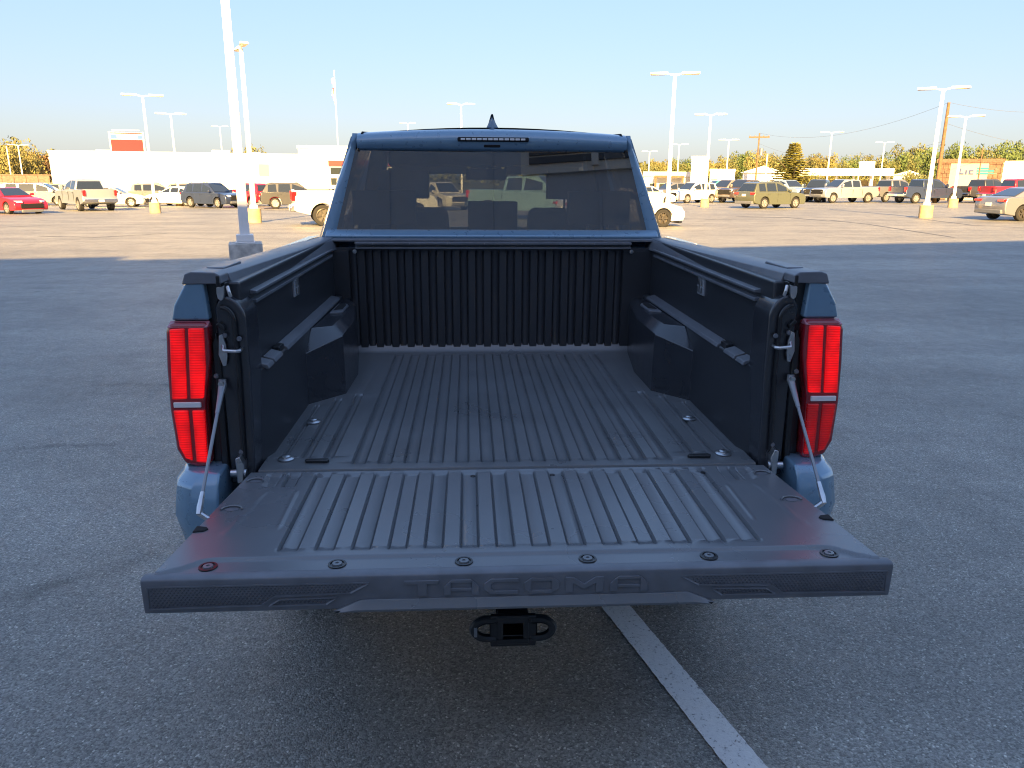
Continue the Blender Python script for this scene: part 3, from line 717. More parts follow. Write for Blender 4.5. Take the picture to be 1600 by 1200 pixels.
# sides: doors, pillars, window glass
def yw(z): return 3.82-(z-1.28)/.55*.66       # windscreen line
for sg in (-1, 1):
    q = MB(); secs = []
    for y in (1.60, 2.2, 2.75, 3.3, 3.8):
        secs.append([(sg*(.80), y, .52), (sg*.905, y, .56), (sg*.925, y, .80), (sg*.915, y, 1.10), (sg*.86, y, 1.30), (sg*.80, y, 1.31)])
    n = 6; q.add([p for s_ in secs for p in s_], [(k*n+i, k*n+i+1, (k+1)*n+i+1, (k+1)*n+i) for k in range(4) for i in range(n-1)])
    q.build('door_side', M['paint'], T)
    for ya, yb_, tp in ((1.70, 1.86, 1), (2.58, 2.68, 1)):
        q = MB().hexa([(sg*.86, ya-.02, 1.30), (sg*.83, ya-.02, 1.30), (sg*.83, yb_, 1.30), (sg*.86, yb_, 1.30)], [(sg*.665, ya+.05, 1.855), (sg*.64, ya+.05, 1.855), (sg*.64, yb_, 1.855), (sg*.665, yb_, 1.855)]); q.build('side_pillar', M['paint'], T)
    q = MB().hexa([(sg*.86, 3.74, 1.29), (sg*.80, 3.80, 1.29), (sg*.80, 3.90, 1.27), (sg*.86, 3.86, 1.27)], [(sg*.665, 3.08, 1.835), (sg*.62, 3.10, 1.835), (sg*.62, 3.17, 1.835), (sg*.665, 3.15, 1.835)]); q.build('front_pillar', M['paint'], T)
    MB().tube([(sg*.632, 1.78, 1.852), (sg*.645, 2.4, 1.856), (sg*.64, 3.12, 1.825)], .020, 8).build('roof_edge', M['paint'], T)
    q = MB().add([(sg*.852, 1.86, 1.305), (sg*.852, 2.58, 1.305), (sg*.668, 2.58, 1.835), (sg*.668, 1.92, 1.835)], [(0, 1, 2, 3)]); q.build('side_window', M['tint'], T, smooth=0)
    q = MB().add([(sg*.852, 2.68, 1.305), (sg*.852, 3.74, 1.305), (sg*.668, 3.12, 1.825), (sg*.668, 2.68, 1.835)], [(0, 1, 2, 3)]); q.build('side_window', M['clearglass'], T, smooth=0)
q = MB().grid([-1+.25*k for k in range(9)], [0, .5, 1], lambda u, v: (u*(.80-.17*v), 3.86-.70*v-.10*u*u*(1-v*.5), 1.27+.565*v)); q.build('windscreen', M['clearglass'], T, smooth=60)
# front end
q = MB(); secs = []
for y, zt, hw in ((3.75, 1.30, .90), (4.3, 1.27, .93), (4.9, 1.21, .93), (5.15, 1.12, .90), (5.22, .95, .88), (5.25, .6, .86)):
    secs.append([(-hw*.97, y, .48), (-hw, y, .85), (-hw*.97, y, zt-.12), (-hw*.86, y, zt-.03), (-hw*.5, y, zt+.01), (hw*.5, y, zt+.01), (hw*.86, y, zt-.03), (hw*.97, y, zt-.12), (hw, y, .85), (hw*.97, y, .48)])
n = 10; q.add([p for s_ in secs for p in s_], [(k*n+i, k*n+i+1, (k+1)*n+i+1, (k+1)*n+i) for k in range(5) for i in range(n-1)]+[tuple(range(5*n, 6*n))])
q.build('hood', M['paint'], T, smooth=50)
MB().box(-.42, .42, -.0+.02, 5.1, .42, .58).box(-.8, .8, 1.7, 5.1, .50, .60).build('chassis', M['void'], T)
# cabin fittings seen through the glass
MB().prism([(3.2, 1.08), (3.25, 1.17), (3.55, 1.22), (3.84, 1.22), (3.84, 1.0), (3.2, .8)], -.79, .79, 'x').build('dashboard', M['interior'], T, bevel=.02)
MB().box(-.20, .15, 3.16, 3.19, 1.16, 1.29).build('touch_screen', M['void'], T, bevel=.006)
q = MB().tube([(-.37+.19*cos(2*pi*k/20), 3.0+.05*sin(2*pi*k/20), 1.17+.18*sin(2*pi*k/20)) for k in range(21)], .014, 8, cap=False); q.build('steering_wheel', M['interior'], T)
MB().box(-.13, .13, 3.02, 3.05, 1.655, 1.725).tube([(0, 3.03, 1.72), (0, 3.12, 1.80)], .012, 6).box(-.10, .10, 3.10, 3.16, 1.70, 1.79).build('rear_mirror', M['interior'], T, bevel=.01)
def seat(x, y, hw, zt, name):
    q = MB().hexa([(x-hw, y-.02, .80), (x+hw, y-.02, .80), (x+hw, y+.14, .80), (x-hw, y+.14, .80)], [(x-hw*.86, y-.14, zt), (x+hw*.86, y-.14, zt), (x+hw*.86, y-.04, zt), (x-hw*.86, y-.04, zt)])
    q.box(x-hw, x+hw, y, y+.5, .70, .86); st = q.build(name, M['seat'], T, bevel=.04, seg=3)
    return st
def headrest(st, x, y, z, hw=.13):
    MB().box(x-hw, x+hw, y-.13, y-.04, z+.03, z+.19).tube([(x-.05, y-.09, z-.03), (x-.05, y-.09, z+.06)], .007, 6).tube([(x+.05, y-.09, z-.03), (x+.05, y-.09, z+.06)], .007, 6).build('headrest', M['seat'], st, bevel=.025, seg=3)
for sg in (-1, 1):
    st = seat(sg*.47, 2.66, .27, 1.50, 'front_seat'); headrest(st, sg*.50, 2.66, 1.52, .155)
    st = seat(sg*.50, 1.86, .27, 1.42, 'rear_seat'); headrest(st, sg*.52, 1.86, 1.42, .15)
    MB().hexa([(sg*.80, 2.50, 1.2), (sg*.72, 2.50, 1.2), (sg*.72, 2.80, 1.2), (sg*.80, 2.80, 1.2)], [(sg*.66, 2.50, 1.84), (sg*.58, 2.50, 1.84), (sg*.58, 2.72, 1.84), (sg*.66, 2.72, 1.84)]).build('pillar_trim', M['interior'], T, bevel=.015)
    MB().box(min(sg*.12, sg*.60), max(sg*.12, sg*.60), 3.04, 3.10, 1.69, 1.80).build('sun_visor', M['interior'], T, bevel=.01)
st = seat(0, 1.86, .19, 1.40, 'rear_seat'); headrest(st, 0, 1.86, 1.37, .12)
MB().box(-.62, .62, 2.98, 3.16, 1.735, 1.83).build('header_trim', M['interior'], T, bevel=.02)
# wheels
def wheel_meshes(r, wd, key, rimmat):
    t = MB().lathe([(r*.66, -wd/2+.01), (r*.80, -wd/2), (r*.95, -wd*.46), (r, -wd*.36), (r, wd*.36), (r*.95, wd*.46), (r*.80, wd/2), (r*.66, wd/2-.01)], (0, 0, 0), 'x', 28, False).mesh('tyre_'+key, M['rubber'])
    q = MB().lathe([(r*.68, -wd*.40), (r*.68, wd*.44), (r*.62, wd*.46), (r*.60, wd*.40), (r*.60, wd*.1), (.0, wd*.1)], (0, 0, 0), 'x', 28, False)
    for k in range(6):
        a = 2*pi*k/6; ca, sa = cos(a), sin(a)
        def pt(u, v, h): return (h, u*ca-v*sa, u*sa+v*ca)
        s2 = r*.075
        q.add([pt(r*.1, -s2, wd*.36), pt(r*.1, s2, wd*.36), pt(r*.63, s2*1.3, wd*.42), pt(r*.63, -s2*1.3, wd*.42), pt(r*.1, -s2, wd*.15), pt(r*.1, s2, wd*.15), pt(r*.63, s2*1.3, wd*.15), pt(r*.63, -s2*1.3, wd*.15)],
              [(0, 1, 2, 3), (0, 4, 5, 1), (1, 5, 6, 2), (2, 6, 7, 3), (3, 7, 4, 0)])
    q.lathe([(r*.13, wd*.15), (r*.13, wd*.40), (0, wd*.42)], (0, 0, 0), 'x', 14)
    rm = q.mesh('rim_'+key, rimmat); return t, rm
def put_wheels(root, W2, r, yf, yr, tm, rm):
    for sg in (-1, 1):
        for y in (yf, yr):
            o = ref('wheel', tm, root, (sg*W2, y, r))
            o.rotation_euler = (0, 0, 0 if sg > 0 else pi)
            ref('rim', rm, o)
tm, rm = wheel_meshes(.39, .26, 'main', M['rim_dark'])
put_wheels(T, .80, .39, 4.36, 1.03, tm, rm)
MB().tube([(-.75, 1.03, .39), (.75, 1.03, .39)], .05, 10).build('rear_axle', M['void'], T)

# ------------------------------------------------------------------ parked vehicles
def vehicle_kit(kind):
    K = dict(
     sedan=dict(W=1.84, r=.33, yf=1.42, yr=-1.38, wt=.57, wb=.80, zb=.97,
        low=[(-2.32, .30), (-2.38, .52), (-2.37, .80), (-2.30, .98), (-2.10, 1.03), (-1.70, 1.02), (.90, .97), (1.75, .86), (2.20, .74), (2.36, .58), (2.38, .40), (2.32, .24)],
        gh=[(-1.85, 1.00), (-1.00, 1.38), (-.60, 1.42), (.05, 1.43), (.25, 1.41), (1.10, .95)], win=[(-1.25, -.72), (-.66, .02), (.08, .72)], bot=.22),
     suv=dict(W=1.88, r=.36, yf=1.38, yr=-1.32, wt=.62, wb=.83, zb=1.05,
        low=[(-2.22, .36), (-2.30, .55), (-2.30, .85), (-2.24, 1.07), (-2.0, 1.08), (1.00, 1.07), (1.75, 1.00), (2.15, .92), (2.28, .75), (2.31, .48), (2.24, .28)],
        gh=[(-2.18, 1.05), (-1.82, 1.60), (-1.60, 1.66), (.0, 1.69), (.25, 1.67), (1.08, 1.05)], win=[(-1.75, -1.18), (-1.08, -.28), (-.20, .62)], bot=.27),
     pickup=dict(W=2.02, r=.40, yf=1.90, yr=-1.72, wt=.66, wb=.88, zb=1.26,
        low=[(-2.78, .55), (-2.88, .62), (-2.86, .80), (-2.82, .82), (-2.83, 1.34), (-1.10, 1.34), (-1.05, 1.28), (1.40, 1.26), (2.35, 1.20), (2.70, 1.12), (2.82, .95), (2.86, .62), (2.78, .45)],
        gh=[(-1.08, 1.26), (-.98, 1.84), (-.85, 1.89), (.35, 1.92), (.60, 1.89), (1.46, 1.25)], win=[(-.88, -.12), (-.02, .88)], bot=.42),
     van=dict(W=1.96, r=.36, yf=1.52, yr=-1.50, wt=.66, wb=.86, zb=1.02,
        low=[(-2.48, .32), (-2.55, .55), (-2.54, .90), (-2.48, 1.06), (1.35, 1.02), (1.95, .95), (2.38, .80), (2.52, .60), (2.53, .42), (2.46, .26)],
        gh=[(-2.46, 1.03), (-2.28, 1.66), (-2.05, 1.73), (.2, 1.74), (.5, 1.70), (1.62, 1.0)], win=[(-2.05, -1.25), (-1.12, -.05), (.06, .92)], bot=.25))[kind]
    P = K['low'][:]; r = K['r']; ra = r*1.17
    def archpts(yc):
        out = []; z0 = K['bot']; a0 = math.asin(max(-1, min(1, (z0-r)/ra)))
        for k in range(11):
            a = a0+(pi-2*a0)*k/10; out.append((yc+ra*cos(a), r+ra*sin(a)))
        return out
    P += [(K['yf']+ra+.06, K['bot'])] if P[-1][0] > K['yf']+ra+.1 else []
    P += archpts(K['yf'])+archpts(K['yr'])
    ts = [-1, -.97, -.86, -.5, 0, .5, .86, .97, 1]; W2 = K['W']/2; q = MB(); n = len(P)
    for t in ts:
        for (y, z) in P:
            zz = z; f = 1-.035*max(0, (z-.75))/.4-.03*max(0, .55-z)
            yy = y*(1-.035*abs(t)**5) if abs(y) > K['yf']+.35 else y
            if abs(t) > .9 and z > K['zb']-.02: zz = z-.03*(abs(t)-.9)/.1
            q.v.append((W2*t*f, yy, zz))
    for k in range(len(ts)-1):
        for i in range(n): q.f.append((k*n+i, k*n+(i+1) % n, (k+1)*n+(i+1) % n, (k+1)*n+i))
    q.f.append(tuple(range(n))); q.f.append(tuple(range((len(ts)-1)*n, len(ts)*n)))
    body = q
    # cabin
    gh = K['gh']; zt = max(z for y, z in gh); zb = K['zb']
    def hw(z): return K['wb']+(K['wt']-K['wb'])*(z-zb)/(zt-zb)
    c = MB(); m = len(gh); tt = [-1, -.9, 0, .9, 1]
    for t in tt:
        for (y, z) in gh: c.v.append((hw(z)*t, y*(1-.02*t*t) if z < zt-.2 else y, z+(.012*(1-t*t) if z > zt-.15 else 0)))
    for k in range(4):
        for i in range(m): c.f.append((k*m+i, k*m+(i+1) % m, (k+1)*m+(i+1) % m, (k+1)*m+i))
    c.f.append(tuple(range(m))); c.f.append(tuple(range(4*m, 5*m)))
    parts = [('cabin', c, None, 0)]
    # windscreen and rear window, set just proud of the cabin shell
    def pane(p, q_, a, b_, off):
        (y0, z0), (y1, z1) = p, q_; nx = Vector((z1-z0, -(y1-y0))).normalized()*off
        if off and (nx.x > 0) != (y0 > 0 if abs(y0) > abs(y1) else y1 > 0): nx = -nx
        mb = MB(); vs = []
        for f in (a, b_):
            y = y0+(y1-y0)*f; z = z0+(z1-z0)*f
            for t in (-.90, -.3, .3, .90): vs.append((hw(z)*t, y*(1-.0*t*t)+nx.x, z+nx.y))
        mb.add(vs, [(i, i+1, 5+i, 4+i) for i in range(3)]); return mb
    parts.append(('windscreen', pane(gh[-1], gh[-2], .10, .94, .012), 'carglass', 0))
    parts.append(('rear_window', pane(gh[0], gh[1], .12, .92, .012), 'carglass', 0))
    def gtop(y):      # roof height along y minus frame
        for i in range(m-1):
            (ya, za), (yb, zb2) = gh[i], gh[i+1]
            if ya <= y <= yb: return za+(zb2-za)*(y-ya)/(yb-ya)
        return zb
    for sg in (-1, 1):
        for (ya, yb) in K['win']:
            z0 = zb+.045; ym = (ya+yb)/2
            top = []
            for y in (ya+.04, yb-.04):
                top.append((y, max(z0+.03, min(gtop(y)-.075, zt-.085))))
            y_a2, y_b2 = ya, yb
            mb = MB(); vs = [(sg*(hw(z0)+.010), y_a2, z0), (sg*(hw(z0)+.010), y_b2, z0), (sg*(hw(top[1][1])+.010), top[1][0], top[1][1]), (sg*(hw(top[0][1])+.010), top[0][0], top[0][1])]
            mb.add(vs, [(0, 1, 2, 3)]); parts.append(('window', mb, 'carglass', 0))
    ff = max(y for y, z in K['low']); rr = min(y for y, z in K['low'])
    tall = kind in ('pickup',)
    zl = {'sedan': .70, 'suv': .84, 'pickup': 1.0, 'van': .76}[kind]; zr = {'sedan': .86, 'suv': .95, 'pickup': 1.12, 'van': .98}[kind]
    hl = {'sedan': .10, 'suv': .12, 'pickup': .20, 'van': .12}[kind]; ht = {'sedan': .10, 'suv': .14, 'pickup': .34, 'van': .30}[kind]; wtl = {'sedan': .40, 'suv': .34, 'pickup': .16, 'van': .16}[kind]
    for sg in (-1, 1):
        x1 = W2*.955; 
        mb = MB().hexa([(sg*(x1-.36), ff-.17, zl-hl/2), (sg*x1, ff-.42, zl-hl/2), (sg*x1, ff-.50, zl-hl/2), (sg*(x1-.36), ff-.5, zl-hl/2)], [(sg*(x1-.36), ff-.22, zl+hl/2), (sg*x1*.99, ff-.46, zl+hl/2), (sg*x1*.99, ff-.55, zl+hl/2), (sg*(x1-.36), ff-.55, zl+hl/2)])
        for i in range(len(mb.v)):
            x, y, z = mb.v[i]; mb.v[i] = (x, y+.20, z)
        parts.append(('headlight', mb, 'headlight', .01))
        xo = W2*.965
        mb = MB().box(min(sg*(xo-wtl), sg*xo), max(sg*(xo-wtl), sg*xo), rr-.012 if kind != 'pickup' else rr+.02, rr+.22, zr-ht/2, zr+ht/2); parts.append(('taillight', mb, 'taillight', .015))
        xm = W2*.94; ym = K['gh'][-1][0]-.42; mb = MB().box(min(sg*xm, sg*(xm+.20)), max(sg*xm, sg*(xm+.20)), ym, ym+.13, zb+.02, zb+(.30 if tall else .16)); parts.append(('mirror', mb, None, .03))
    gz0, gz1, gw = {'sedan': (.34, .60, .62), 'suv': (.55, .86, .55), 'pickup': (.72, 1.08, .72), 'van': (.36, .62, .66)}[kind]
    parts.append(('grille', MB().box(-gw, gw, ff-.16, ff+.012, gz0, gz1), 'void', .03))
    if kind == 'pickup':
        parts.append(('rear_bumper', MB().box(-.96, .96, rr-.06, rr+.15, .55, .76), 'chrome', .03))
        parts.append(('bed_cover', MB().box(-.80, .80, -2.70, -1.15, 1.33, 1.348), 'rubber', 0))
    else:
        parts.append(('lower_bumper', MB().box(-W2*.86, W2*.86, rr-.02, rr+.2, .30, .48), 'trim', .03))
    parts.append(('number_plate', MB().box(-.16, .16, rr-.075 if kind == 'pickup' else rr-.022, rr+.05, .58 if kind == 'pickup' else (.62 if kind == 'sedan' else .78), (.58 if kind == 'pickup' else (.62 if kind == 'sedan' else .78))+.14), 'white', 0))
    if kind == 'suv':
        for sg in (-1, 1): parts.append(('roof_rail', MB().tube([(sg*.55, -1.5, 1.68), (sg*.56, -1.3, 1.73), (sg*.56, .0, 1.75), (sg*.55, .2, 1.69)], .018, 6), 'trim', 0))
    for sg in (-1, 1):
        zs = K['bot']+.02
        parts.append(('side_sill', MB().box(min(sg*W2*.93, sg*W2*.985), max(sg*W2*.93, sg*W2*.985), K['yr']+ra+.05, K['yf']-ra-.05, zs, zs+.13), 'trim', .02))
        zh = zb-.13
        for y in {'sedan': (.02, -.95), 'suv': (-.05, -.98), 'pickup': (.20, -.80), 'van': (.25, -1.0)}[kind]:
            parts.append(('door_handle', MB().box(min(sg*W2*.97, sg*W2*1.012), max(sg*W2*.97, sg*W2*1.012), y-.10, y+.10, zh, zh+.035), None, .012))
    parts.append(('front_intake', MB().box(-W2*.62, W2*.62, ff-.14, ff+.008, gz0-.22, gz0-.06), 'trim', .03))
    # door seams as fine dark grooves standing a hair proud
    ds = {'sedan': (.85, -.20, -1.15), 'suv': (.85, -.25, -1.12), 'pickup': (1.15, -.05, -1.05), 'van': (1.1, 0.0, -1.2)}[kind]
    for sg in (-1, 1):
        mb = MB()
        for y in ds:
            mb.box(min(sg*W2*.982, sg*W2*1.0015), max(sg*W2*.982, sg*W2*1.0015), y-.006, y+.006, K['bot']+.14, zb-.10)
        parts.append(('door_seam', mb, 'void', 0))
    return dict(K=K, body=body, parts=parts, kind=kind)
M['headlight'] = mat('headlamp_glass', (.75, .76, .78), .1, coat=1); M['taillight'] = mat('red_tail_lens', (.55, .012, .015), .15, coat=1); M['chrome'] = mat('chrome_bumper', (.6, .6, .6), .2, metal=1)
KIT = {}
for kd in ('sedan', 'suv', 'pickup', 'van'):
    k = vehicle_kit(kd); k['bm'] = k['body'].mesh('body_'+kd, M['white'], 40)
    k['pm'] = [(nm, mb.mesh(nm+'_'+kd, M[mt] if mt else M['white'], 40), mt is None, bv) for nm, mb, mt, bv in k['parts']]
    k['wm'] = {rk: wheel_meshes(k['K']['r'], .23 if kd != 'pickup' else .27, kd+rk, M[rk]) for rk in ('rim', 'rim_dark')}
    KIT[kd] = k
CP = {}
def paint(key, c, metal=.3):
    CP[key] = mat('car_paint_'+key, c, .35, metal=metal, coat=1, coat_rough=.05)
for key, c, mt in (('midgrey', (.22, .23, .255), .4), ('white', (.75, .75, .74), 0), ('silver', (.40, .43, .47), .5), ('grey', (.20, .205, .21), .4), ('charcoal', (.06, .062, .068), .4), ('black', (.012, .012, .014), .1), ('navy', (.035, .05, .10), .3),
                   ('red', (.48, .012, .03), .1), ('green', (.12, .13, .085), .3), ('tan', (.30, .265, .235), .4), ('skyblue', (.36, .47, .56), .3), ('beige', (.62, .56, .47), .3), ('brown', (.10, .075, .065), .4), ('teal', (.06, .34, .36), .2), ('cream', (.66, .64, .58), .1), ('paleblue', (.22, .38, .46), .2)):
    paint(key, c, mt)
NAMES = dict(sedan='parked_sedan', suv='parked_suv', pickup='parked_pickup', van='parked_van'); CATS = dict(sedan='car', suv='suv', pickup='pickup truck', van='van')
def car(kind, colour, u, v, d, az, label, rim='rim'):
    if d > 40: d *= 1.09
    p = at(u, v, d); k = KIT[kind]
    t = thing(NAMES[kind], (p.x, p.y, ground_z(p.x, p.y)), R(az), label=label, cat=CATS[kind], group='vehicles parked across the lot')
    b = ref('body', k['bm'], t, m=CP[colour])
    bv = b.modifiers.new('bevel', 'BEVEL'); bv.width = .03; bv.segments = 2; bv.limit_method = 'ANGLE'; bv.angle_limit = R(40)
    for nm, me, col, bw in k['pm']:
        o = ref(nm, me, t, m=CP[colour] if col else None)
        if bw or nm == 'cabin':
            bv = o.modifiers.new('bevel', 'BEVEL'); bv.width = bw or .04; bv.segments = 2; bv.limit_method = 'ANGLE'; bv.angle_limit = R(30)
    tm, rm = k['wm'][rim]; put_wheels(t, k['K']['W']/2-.13, k['K']['r'], k['K']['yf'], k['K']['yr'], tm, rm)
    return t
LO = lambda u: math.degrees(los(u))
# left of the truck
car('sedan', 'red', 14, 322, 41, LO(14)+152, 'bright red sedan with grey grille facing the camera at the left edge of the lot')
car('suv', 'silver', 12, 305, 60, 75, 'silver SUV in the back row partly hidden behind the red sedan')
car('van', 'grey', 62, 312, 57, 78, 'grey minivan parked side-on between the red sedan and the silver pickup')
car('pickup', 'silver', 136, 326, 46, LO(136)-17, 'silver pickup seen from behind left of the pole bases, tailgate and red lamps showing')
car('sedan', 'beige', 176, 319, 53, 78, 'pale beige sedan whose nose sticks out right of the silver pickup')
car('suv', 'charcoal', 104, 303, 68, 80, 'charcoal SUV roof just visible behind the grey minivan')
car('suv', 'grey', 247, 308, 62, 70, 'grey SUV with red tail lamp behind the thin white lamp post')
car('sedan', 'white', 278, 311, 55, -72, 'white sedan between two concrete pole bases at the left')
car('suv', 'charcoal', 300, 304, 70, 78, 'charcoal SUV in the second row above the roof of the white sedan')
car('suv', 'navy', 334, 316, 51, LO(334)+138, 'dark navy SUV with bright headlamps pointing right before the white building')
car('suv', 'red', 393, 314, 55, LO(393)-32, 'red SUV seen from behind through the gap between the two nearest lamp posts', 'rim')
car('suv', 'charcoal', 462, 320, 49, LO(462)+88, 'charcoal grey sloping-roof SUV behind the white pickup bed')
car('pickup', 'white', 572, 346, 31.5, 76, 'white pickup with red tail lamp poking out left of the blue cab', 'rim_dark')
car('sedan', 'white', 540, 310, 60, 70, 'white sedan far behind the white pickup left of the blue cab')
# seen through the cab glass
car('suv', 'cream', 690, 326, 46, LO(690)+150, 'cream SUV seen through the cab windows of the blue pickup')
car('pickup', 'paleblue', 830, 335, 36, LO(830)+112, 'pale blue pickup directly beyond the cab of the foreground truck')
car('suv', 'red', 845, 316, 58, LO(845)+20, 'red SUV glimpsed through the windscreen of the foreground truck')
# right of the truck
car('sedan', 'white', 967, 343, 30, 78, 'white sedan with dark wheels whose nose shows right of the blue cab', 'rim_dark')
car('sedan', 'white', 1008, 313, 55, 62, 'white sedan in the row behind the one emerging right of the cab')
car('suv', 'white', 1082, 314, 62, -116, 'white SUV facing left beside the base of the tall white lamp post')
car('suv', 'grey', 1048, 306, 72, -110, 'grey SUV roof behind the white SUV on the right')
car('pickup', 'teal', 1124, 303, 78, -100, 'teal pickup far back right of the white SUV')
car('pickup', 'tan', 1140, 315, 64, LO(1140)+222, 'tan pickup with white headlamps left of the olive SUV')
car('pickup', 'brown', 1163, 315, 63, LO(1163)+218, 'dark brown pickup directly behind the olive SUV')
car('suv', 'green', 1202, 326, 48, LO(1202)+46, 'olive green SUV parked alone in the open lot on the right')
car('pickup', 'skyblue', 1226, 311, 68, LO(1226)+140, 'light sky blue crew cab pickup above the bonnet of the olive SUV')
car('pickup', 'navy', 1277, 316, 66, LO(1277)+190, 'dark navy pickup front between the sky blue and silver pickups')
car('pickup', 'silver', 1317, 317, 62, LO(1317)+229, 'silver crew cab pickup facing left near the middle of the right row')
car('pickup', 'grey', 1392, 316, 65, LO(1392)+42, 'grey pickup with red tail lamp right of the silver crew cab')
car('pickup', 'navy', 1444, 316, 60, LO(1444)+48, 'dark navy pickup behind the large white post on the right')
car('suv', 'grey', 1492, 308, 74, 80, 'grey SUV roof between the two right-hand lamp posts')
car('pickup', 'charcoal', 1536, 315, 62, LO(1536)+40, 'charcoal pickup with red tail lamp above the grey sedan')
car('pickup', 'red', 1590, 312, 58, LO(1590)+52, 'red pickup at the right edge of the lot behind the grey sedan')
car('sedan', 'midgrey', 1616, 338, 35, LO(1616)+48, 'mid grey sedan seen from behind at the right edge of the lot', 'rim_dark')

# ------------------------------------------------------------------ lamp posts
def lamp_post(ub, vb, d, ut, vt, label, az=None, heads=2, block=True, bm=None, sc=1, hb0=.58):
    p = at(ub, vb, d); z0 = ground_z(p.x, p.y); tp = at(ut, vt, d); H = tp.z-z0
    t = thing('lamp_post' if heads else 'plain_post', (p.x, p.y, z0), los(ub) if az is None else az, label=label, cat='lamp post' if heads else 'post', group='white lamp posts around the lot')
    hb = 0
    if block:
        hb = hb0; MB().prism([(.30*cos(2*pi*k/16), .30*sin(2*pi*k/16)) for k in range(16)] if block != 'square' else [(-.29, -.29), (.29, -.29), (.29, .29), (-.29, .29)], -.1, hb, 'z').build('concrete_base', bm or M['concrete_y'], t, bevel=.015, smooth=40)
    q = MB(); a, c = .078*sc, .058*sc; zt = H-(.10 if heads else 0)
    q.prism([(-a, -a), (a, -a), (a, a), (-a, a)], hb+.02, zt, 'z', [(-c, -c), (c, -c), (c, c), (-c, c)]); q.build('pole', M['polewhite'], t, bevel=.012)
    if block:
        MB().box(-.17, .17, -.17, .17, hb, hb+.025).box(-.15, .15, -.15, .15, hb+.025, hb+.15).build('base_cover', M['polewhite'], t, bevel=.012)
    for k in range(heads):
        sg = (-1, 1)[k]
        MB().hexa([(0, -.035, H-.14), (sg*.34, -.035, H-.05), (sg*.34, .035, H-.05), (0, .035, H-.14)], [(0, -.035, H-.05), (sg*.34, -.035, H), (sg*.34, .035, H), (0, .035, H-.05)]).build('arm', M['polewhite'], t)
        x0, x1 = sg*.30, sg*1.08
        h = MB().hexa([(x0, -.10, H-.07), (x1, -.19, H-.055), (x1, .19, H-.055), (x0, .10, H-.07)], [(x0, -.07, H+.05), (x1*.98, -.15, H+.03), (x1*.98, .15, H+.03), (x0, .07, H+.05)]).build('lamp_head', M['polewhite'], t, bevel=.02)
        MB().box(min(x0+sg*.15, x1-sg*.05), max(x0+sg*.15, x1-sg*.05), -.12, .12, H-.078, H-.062).build('lamp_lens', M['lampglass'], h)
    return t
lamp_post(384, 384, 14.2, 330, -150, 'thick white lamp post nearest the truck on a grey concrete block half in shade', bm=M['concrete'], block='square', sc=1.12, hb0=.50)
lamp_post(398, 347, 33, 373, 72, 'white lamp post with two lamp heads end-on right beside the nearest thick post', az=los(398)+R(82), sc=1.25, bm=M['concrete_y'])
lamp_post(243, 330, 45, 222, 148, 'tall white twin-head lamp post in front of the roof billboard')
lamp_post(281, 317, 60, 265, 177, 'white twin-head lamp post second from the billboard behind the white sedan')
lamp_post(352, 296, 108, 344, 197, 'small distant twin-head lamp post rising over the long white building', block=False)
lamp_post(38, 292, 96, 28, 226, 'distant pale lamp post against the yellow trees at the left edge', block=False)
lamp_post(20, 292, 104, 12, 228, 'headless pale post against the yellow trees at the far left', heads=0, block=False)
lamp_post(722, 320, 62, 722, 162, 'white twin-head lamp post rising behind the cab roof left of the antenna fin')
lamp_post(640, 305, 110, 638, 192, 'faint low twin-head lamp post behind the left part of the cab roof', block=False)
lamp_post(1042, 338, 36, 1055, 114, 'tall white twin-head lamp post just right of the blue cab', sc=1.2)
lamp_post(1101, 320, 55, 1113, 178, 'white twin-head lamp post with a yellow base by the white SUV', sc=1.15)
lamp_post(1133, 298, 86, 1138, 218, 'small twin-head lamp post left of the brown utility pole', block=False)
lamp_post(1057, 298, 96, 1062, 225, 'small lamp post close behind the tall one right of the cab', block=False)
lamp_post(1012, 298, 112, 1014, 236, 'faintest thin lamp post right beside the cab roof', block=False)
lamp_post(1290, 300, 80, 1299, 206, 'twin-head lamp post above the silver crew cab pickup', block=False)
lamp_post(1373, 298, 100, 1380, 222, 'small twin-head lamp post right of the little white roadside sign', block=False)
lamp_post(1446, 336, 37, 1477, 137, 'tall white twin-head lamp post on a yellow base in front of the brown clinic', sc=1.25)
lamp_post(1489, 318, 53, 1511, 181, 'white twin-head lamp post crossing the clinic sign', sc=1.15)
lamp_post(1194, 298, 88, 1198, 241, 'plain white post between the utility pole and the conifer', heads=0, block=False)

# ------------------------------------------------------------------ buildings
def span_box(u0, u1, d, vt, depth, z_lo=-1.2):     # a front square to the line of sight
    a0, a1 = los(u0), los(u1); am = (a0+a1)/2; c = at((u0+u1)/2, 285, d); D = (Vector((c.x, c.y))-Vector((CAM.x, CAM.y))).length
    m_ = Vector((CAM.x+D*sin(am), CAM.y+D*cos(am))); zt = at((u0+u1)/2, vt, d).z
    return Vector((m_.x, m_.y, ground_z(m_.x, m_.y))), am, D*math.tan((a1-a0)/2), zt
M['fascia'] = mat('white_metal_fascia', (.80, .79, .76), .5, var=.03, vscale=1); M['brown'] = mat('brown_stone', (.18, .105, .075), .85, var=.35, vscale=5, bump=.6, bscale=9, bdist=.05)
M['beigepanel'] = mat('beige_render', (.42, .38, .32), .8, var=.06, vscale=2); M['roofgrey'] = mat('grey_shingle', (.16, .16, .17), .85, var=.2, vscale=6); M['redband'] = mat('red_sign_band', (.5, .015, .018), .5)
M['window_dark'] = mat('building_window', (.035, .045, .05), .08, spec=.8); M['tandoor'] = mat('tan_door', (.55, .46, .28), .6); M['wood'] = mat('timber', (.17, .105, .06), .85, var=.3, vscale=6)
